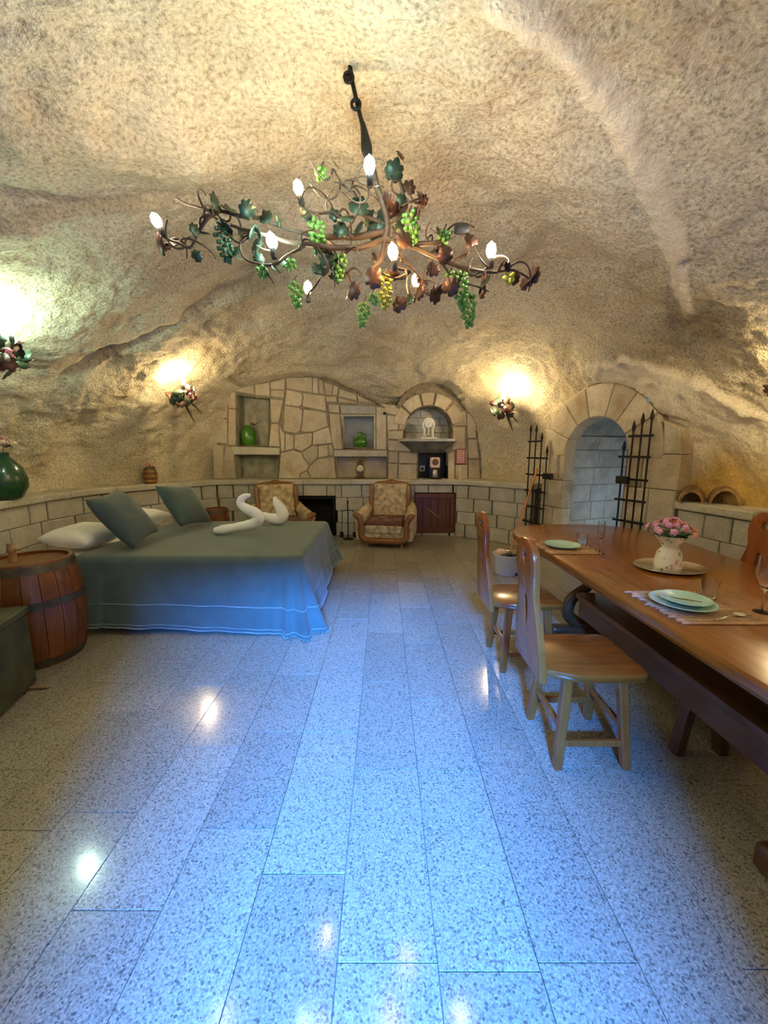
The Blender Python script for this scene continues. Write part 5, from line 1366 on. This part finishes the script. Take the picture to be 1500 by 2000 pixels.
# ------------------------------------------------------------------ grapevine chandelier
def chandelier():
    top = Vector((-0.17, 2.22, 3.33)); ctr = Vector((0.0, 2.25, 2.70))
    t = thing('vine_chandelier', 'big grapevine branch chandelier with lit bulbs, bronze leaves and green grapes', 'chandelier', tuple(top))
    def L(px, py, Y): return cp(px, py, Y)-top
    # ceiling rod with two eyes
    rod = [L(686, 150, 2.24), L(697, 200, 2.24), L(708, 245, 2.23)]
    tube('rod', rod, 0.011, IRON, t, 8)
    lathe('ceiling_hook', [(0.0, -0.012), (0.022, -0.012), (0.022, 0.0), (0.012, 0.03), (0.012, 0.12), (0.0, 0.12)], IRON, t, 14, L(684, 150, 2.24))
    for px, py in ((681, 151), (695, 204)):
        c = L(px, py, 2.22); ring = [c+Vector((0.022*math.cos(a), 0, 0.022*math.sin(a))) for a in np.linspace(0, 2*PI, 13)]
        tube('eye_ring', ring, 0.008, IRON, t, 6)
    tube('swivel', [L(708, 240, 2.23), L(712, 262, 2.23), L(716, 290, 2.22), L(720, 310, 2.22)], [0.012, 0.02, 0.03, 0.018], IRON, t, 10)
    B = []
    def branch(pts, r0, r1, name='branch'):
        P = smooth_path([L(*q) for q in pts], 5); n = len(P)
        P = [p+Vector((mnoise.noise(p*9), mnoise.noise(p*9+Vector((5, 0, 0))), mnoise.noise(p*9+Vector((0, 7, 0)))))*0.014*(0 < i < n-1) for i, p in enumerate(P)]
        tube(name, P, [0.75*(r0+(r1-r0)*i/(n-1)) for i in range(n)], VINE, t, 7); B.append(P); return P
    branch([(716, 290, 2.22), (735, 350, 2.30), (752, 410, 2.36), (755, 450, 2.38), (752, 470, 2.38)], 0.022, 0.028, 'trunk')
    branch([(752, 455, 2.38), (700, 460, 2.38), (640, 462, 2.36), (580, 452, 2.34), (520, 430, 2.32), (460, 418, 2.30), (415, 412, 2.30), (375, 405, 2.32), (343, 386, 2.34)], 0.026, 0.006)
    branch([(425, 415, 2.30), (405, 430, 2.28), (385, 460, 2.27), (370, 485, 2.27), (345, 475, 2.28), (320, 463, 2.30)], 0.016, 0.008)
    branch([(752, 468, 2.38), (690, 485, 2.34), (620, 480, 2.30), (560, 470, 2.26), (500, 455, 2.24), (450, 440, 2.25)], 0.022, 0.010)
    branch([(600, 478, 2.30), (560, 500, 2.22), (535, 515, 2.20), (490, 512, 2.22), (470, 490, 2.24), (480, 462, 2.26), (520, 460, 2.26)], 0.012, 0.006)
    branch([(620, 480, 2.30), (640, 520, 2.30), (620, 550, 2.50), (600, 580, 2.70)], 0.013, 0.008)
    branch([(752, 468, 2.38), (810, 478, 2.34), (860, 470, 2.30), (885, 452, 2.28)], 0.022, 0.012)
    branch([(800, 478, 2.34), (850, 500, 2.28), (900, 520, 2.25), (950, 535, 2.24), (1000, 530, 2.26), (1035, 545, 2.28)], 0.019, 0.006)
    branch([(752, 470, 2.38), (740, 510, 2.34), (720, 535, 2.32), (760, 545, 2.28), (800, 530, 2.24), (770, 522, 2.20)], 0.018, 0.009)
    branch([(760, 480, 2.38), (800, 520, 2.40), (830, 555, 2.46), (812, 575, 2.52)], 0.015, 0.008)
    branch([(750, 440, 2.38), (790, 410, 2.36), (785, 370, 2.36), (770, 320, 2.36)], 0.018, 0.007)
    branch([(785, 380, 2.36), (800, 395, 2.34), (825, 385, 2.34)], 0.010, 0.006)
    branch([(750, 440, 2.38), (705, 415, 2.34), (695, 385, 2.30), (668, 362, 2.28), (650, 330, 2.30)], 0.016, 0.005)
    branch([(668, 362, 2.28), (690, 350, 2.25), (715, 358, 2.15), (722, 365, 2.06)], 0.010, 0.007)
    branch([(690, 465, 2.37), (650, 420, 2.34), (610, 415, 2.32), (588, 402, 2.30)], 0.014, 0.008)
    branch([(900, 520, 2.25), (930, 535, 2.24), (958, 522, 2.24)], 0.011, 0.008)
    branch([(905, 522, 2.25), (900, 545, 2.25), (930, 560, 2.25), (955, 570, 2.26)], 0.009, 0.004)
    branch([(690, 485, 2.34), (660, 510, 2.32), (680, 545, 2.34), (690, 572, 2.36)], 0.010, 0.005)
    branch([(850, 500, 2.28), (880, 540, 2.26), (860, 565, 2.28), (845, 580, 2.30)], 0.010, 0.004)
    # curling tendrils
    rs = random.Random(5)
    for k in range(64):
        P = rs.choice(B[1:]); p = rs.choice(P[2:]); d = Vector((rs.uniform(-1, 1), rs.uniform(-.6, .6), rs.uniform(-.7, .5))).normalized(); r = rs.uniform(0.03, 0.075); e = d.cross(Vector((rs.uniform(-1, 1), 1, rs.uniform(-1, 1)))).normalized()
        pts = [p+d*r*1.2*(1-math.cos(a*0.8))+e*r*math.sin(a) for a in np.linspace(0, rs.uniform(2.5, 4.6), 10)]
        tube('tendril', pts, [0.007, 0.005, 0.0035], VINE, t, 5)
    # leaves
    def lf(px, py, Y, mt, sc):
        place('leaf', LEAF, mt, t, L(px, py, Y), (rs.uniform(0.5, 2.4), rs.uniform(-.7, .7), rs.uniform(-PI, PI)), sc)
    for px, py in ((450, 412), (483, 410), (520, 425), (545, 432), (410, 418), (440, 445), (505, 455), (545, 430), (460, 490), (505, 505), (525, 540), (470, 455), (560, 515), (590, 478)):
        lf(px, py, 2.27+rs.uniform(-.06, .08), GLEAF, rs.uniform(0.6, 1.1))
    for px, py in ((655, 420), (675, 425), (700, 405), (720, 430), (745, 425), (770, 415), (700, 445), (735, 452), (780, 440), (650, 475), (680, 575), (695, 560), (640, 505), (660, 540), (760, 390), (770, 335)):
        lf(px, py, 2.34+rs.uniform(-.06, .08), GLEAF if rs.random() < 0.6 else VLEAF, rs.uniform(0.7, 1.2))
    for px, py in ((825, 385), (822, 402), (812, 420), (910, 475), (920, 470), (860, 455), (690, 570), (780, 595), (850, 575), (820, 570), (880, 560), (900, 500), (1035, 545), (1025, 555), (1040, 540), (1005, 545), (940, 555), (840, 525), (730, 545), (325, 482), (338, 478), (312, 478), (790, 470), (870, 500)):
        lf(px, py, 2.28+rs.uniform(-.06, .06), VLEAF, rs.uniform(0.7, 1.15))
    # more leaves along the branches
    for k in range(46):
        P = rs.choice(B[1:]); p = rs.choice(P[1:])+Vector((rs.uniform(-.05, .05), rs.uniform(-.06, .06), rs.uniform(-.07, .05)))
        place('leaf', LEAF, VLEAF if p.x > 0.05 and rs.random() < 0.75 else GLEAF, t, p, (rs.uniform(0.3, 2.6), rs.uniform(-.8, .8), rs.uniform(-PI, PI)), rs.uniform(0.55, 1.0))
    # grapes
    for me, mt, px, py, Y in ((GR_BIG, GRAPED, 432, 446, 2.27), (GR_SMALL, GRAPEG, 628, 330, 2.30), (GR_BIG, GRAPEG, 617, 428, 2.30), (GR_BIG, GRAPEG, 800, 416, 2.30), (GR_SMALL, GRAPEG, 513, 520, 2.22),
                              (GR_MID, GRAPEG, 575, 552, 2.30), (GR_MID, GRAPEG, 667, 500, 2.32), (GR_MID, GRAPEG, 712, 592, 2.40), (GR_BIG, GRAPEY, 750, 540, 2.28), (GR_SMALL, GRAPEG, 730, 575, 2.36),
                              (GR_BIG, GRAPEG, 897, 535, 2.26), (GR_BIG, GRAPEG, 913, 575, 2.28), (GR_SMALL, GRAPEG, 868, 452, 2.28), (GR_SMALL, GRAPEG, 880, 535, 2.26), (GR_SMALL, GRAPEY, 995, 532, 2.27), (GR_SMALL, GRAPEG, 567, 505, 2.24)):
        g = place('grape_cluster', me, mt, t, L(px, py, Y), (rs.uniform(-.2, .2), rs.uniform(-.2, .2), rs.uniform(0, 6)), 1.18); g['kind'] = 'stuff'
        tube('grape_stalk', [L(px, py, Y)+Vector((0, 0, -0.02)), L(px, py-6, Y), L(px+4, py-14, Y+0.03)], 0.004, VINE, t, 5)
    # bulbs
    for px, py, Y, mt, d in ((722, 366, 2.05, COOL, (0, -.1, 1)), (590, 402, 2.30, WARM, (-.2, 0, 1)), (322, 462, 2.30, WHITE, (-.5, 0, 1)), (536, 505, 2.20, COOL, (-.15, 0, 1)), (772, 530, 2.18, ORANGE, (-.15, -.2, 1)),
                             (958, 524, 2.22, WHITE, (0, 0, 1)), (602, 590, 2.70, WARM, (0, 0, 1)), (812, 578, 2.52, ORANGE, (0, 0, 1))):
        add_bulb(t, L(px, py, Y), mt, Vector(d).normalized())
    # the empty socket on the right
    q = Vector((0, 0, 1)).rotation_difference(Vector((1, 0.1, 0.05)).normalized()).to_matrix()
    lathe('empty_socket', [(0.0, 0.0), (0.024, 0.0), (0.026, 0.005), (0.026, 0.07), (0.022, 0.07), (0.02, 0.02), (0.0, 0.02)], SOCKET, t, 16, L(889, 447, 2.28), tilt=q)
chandelier()
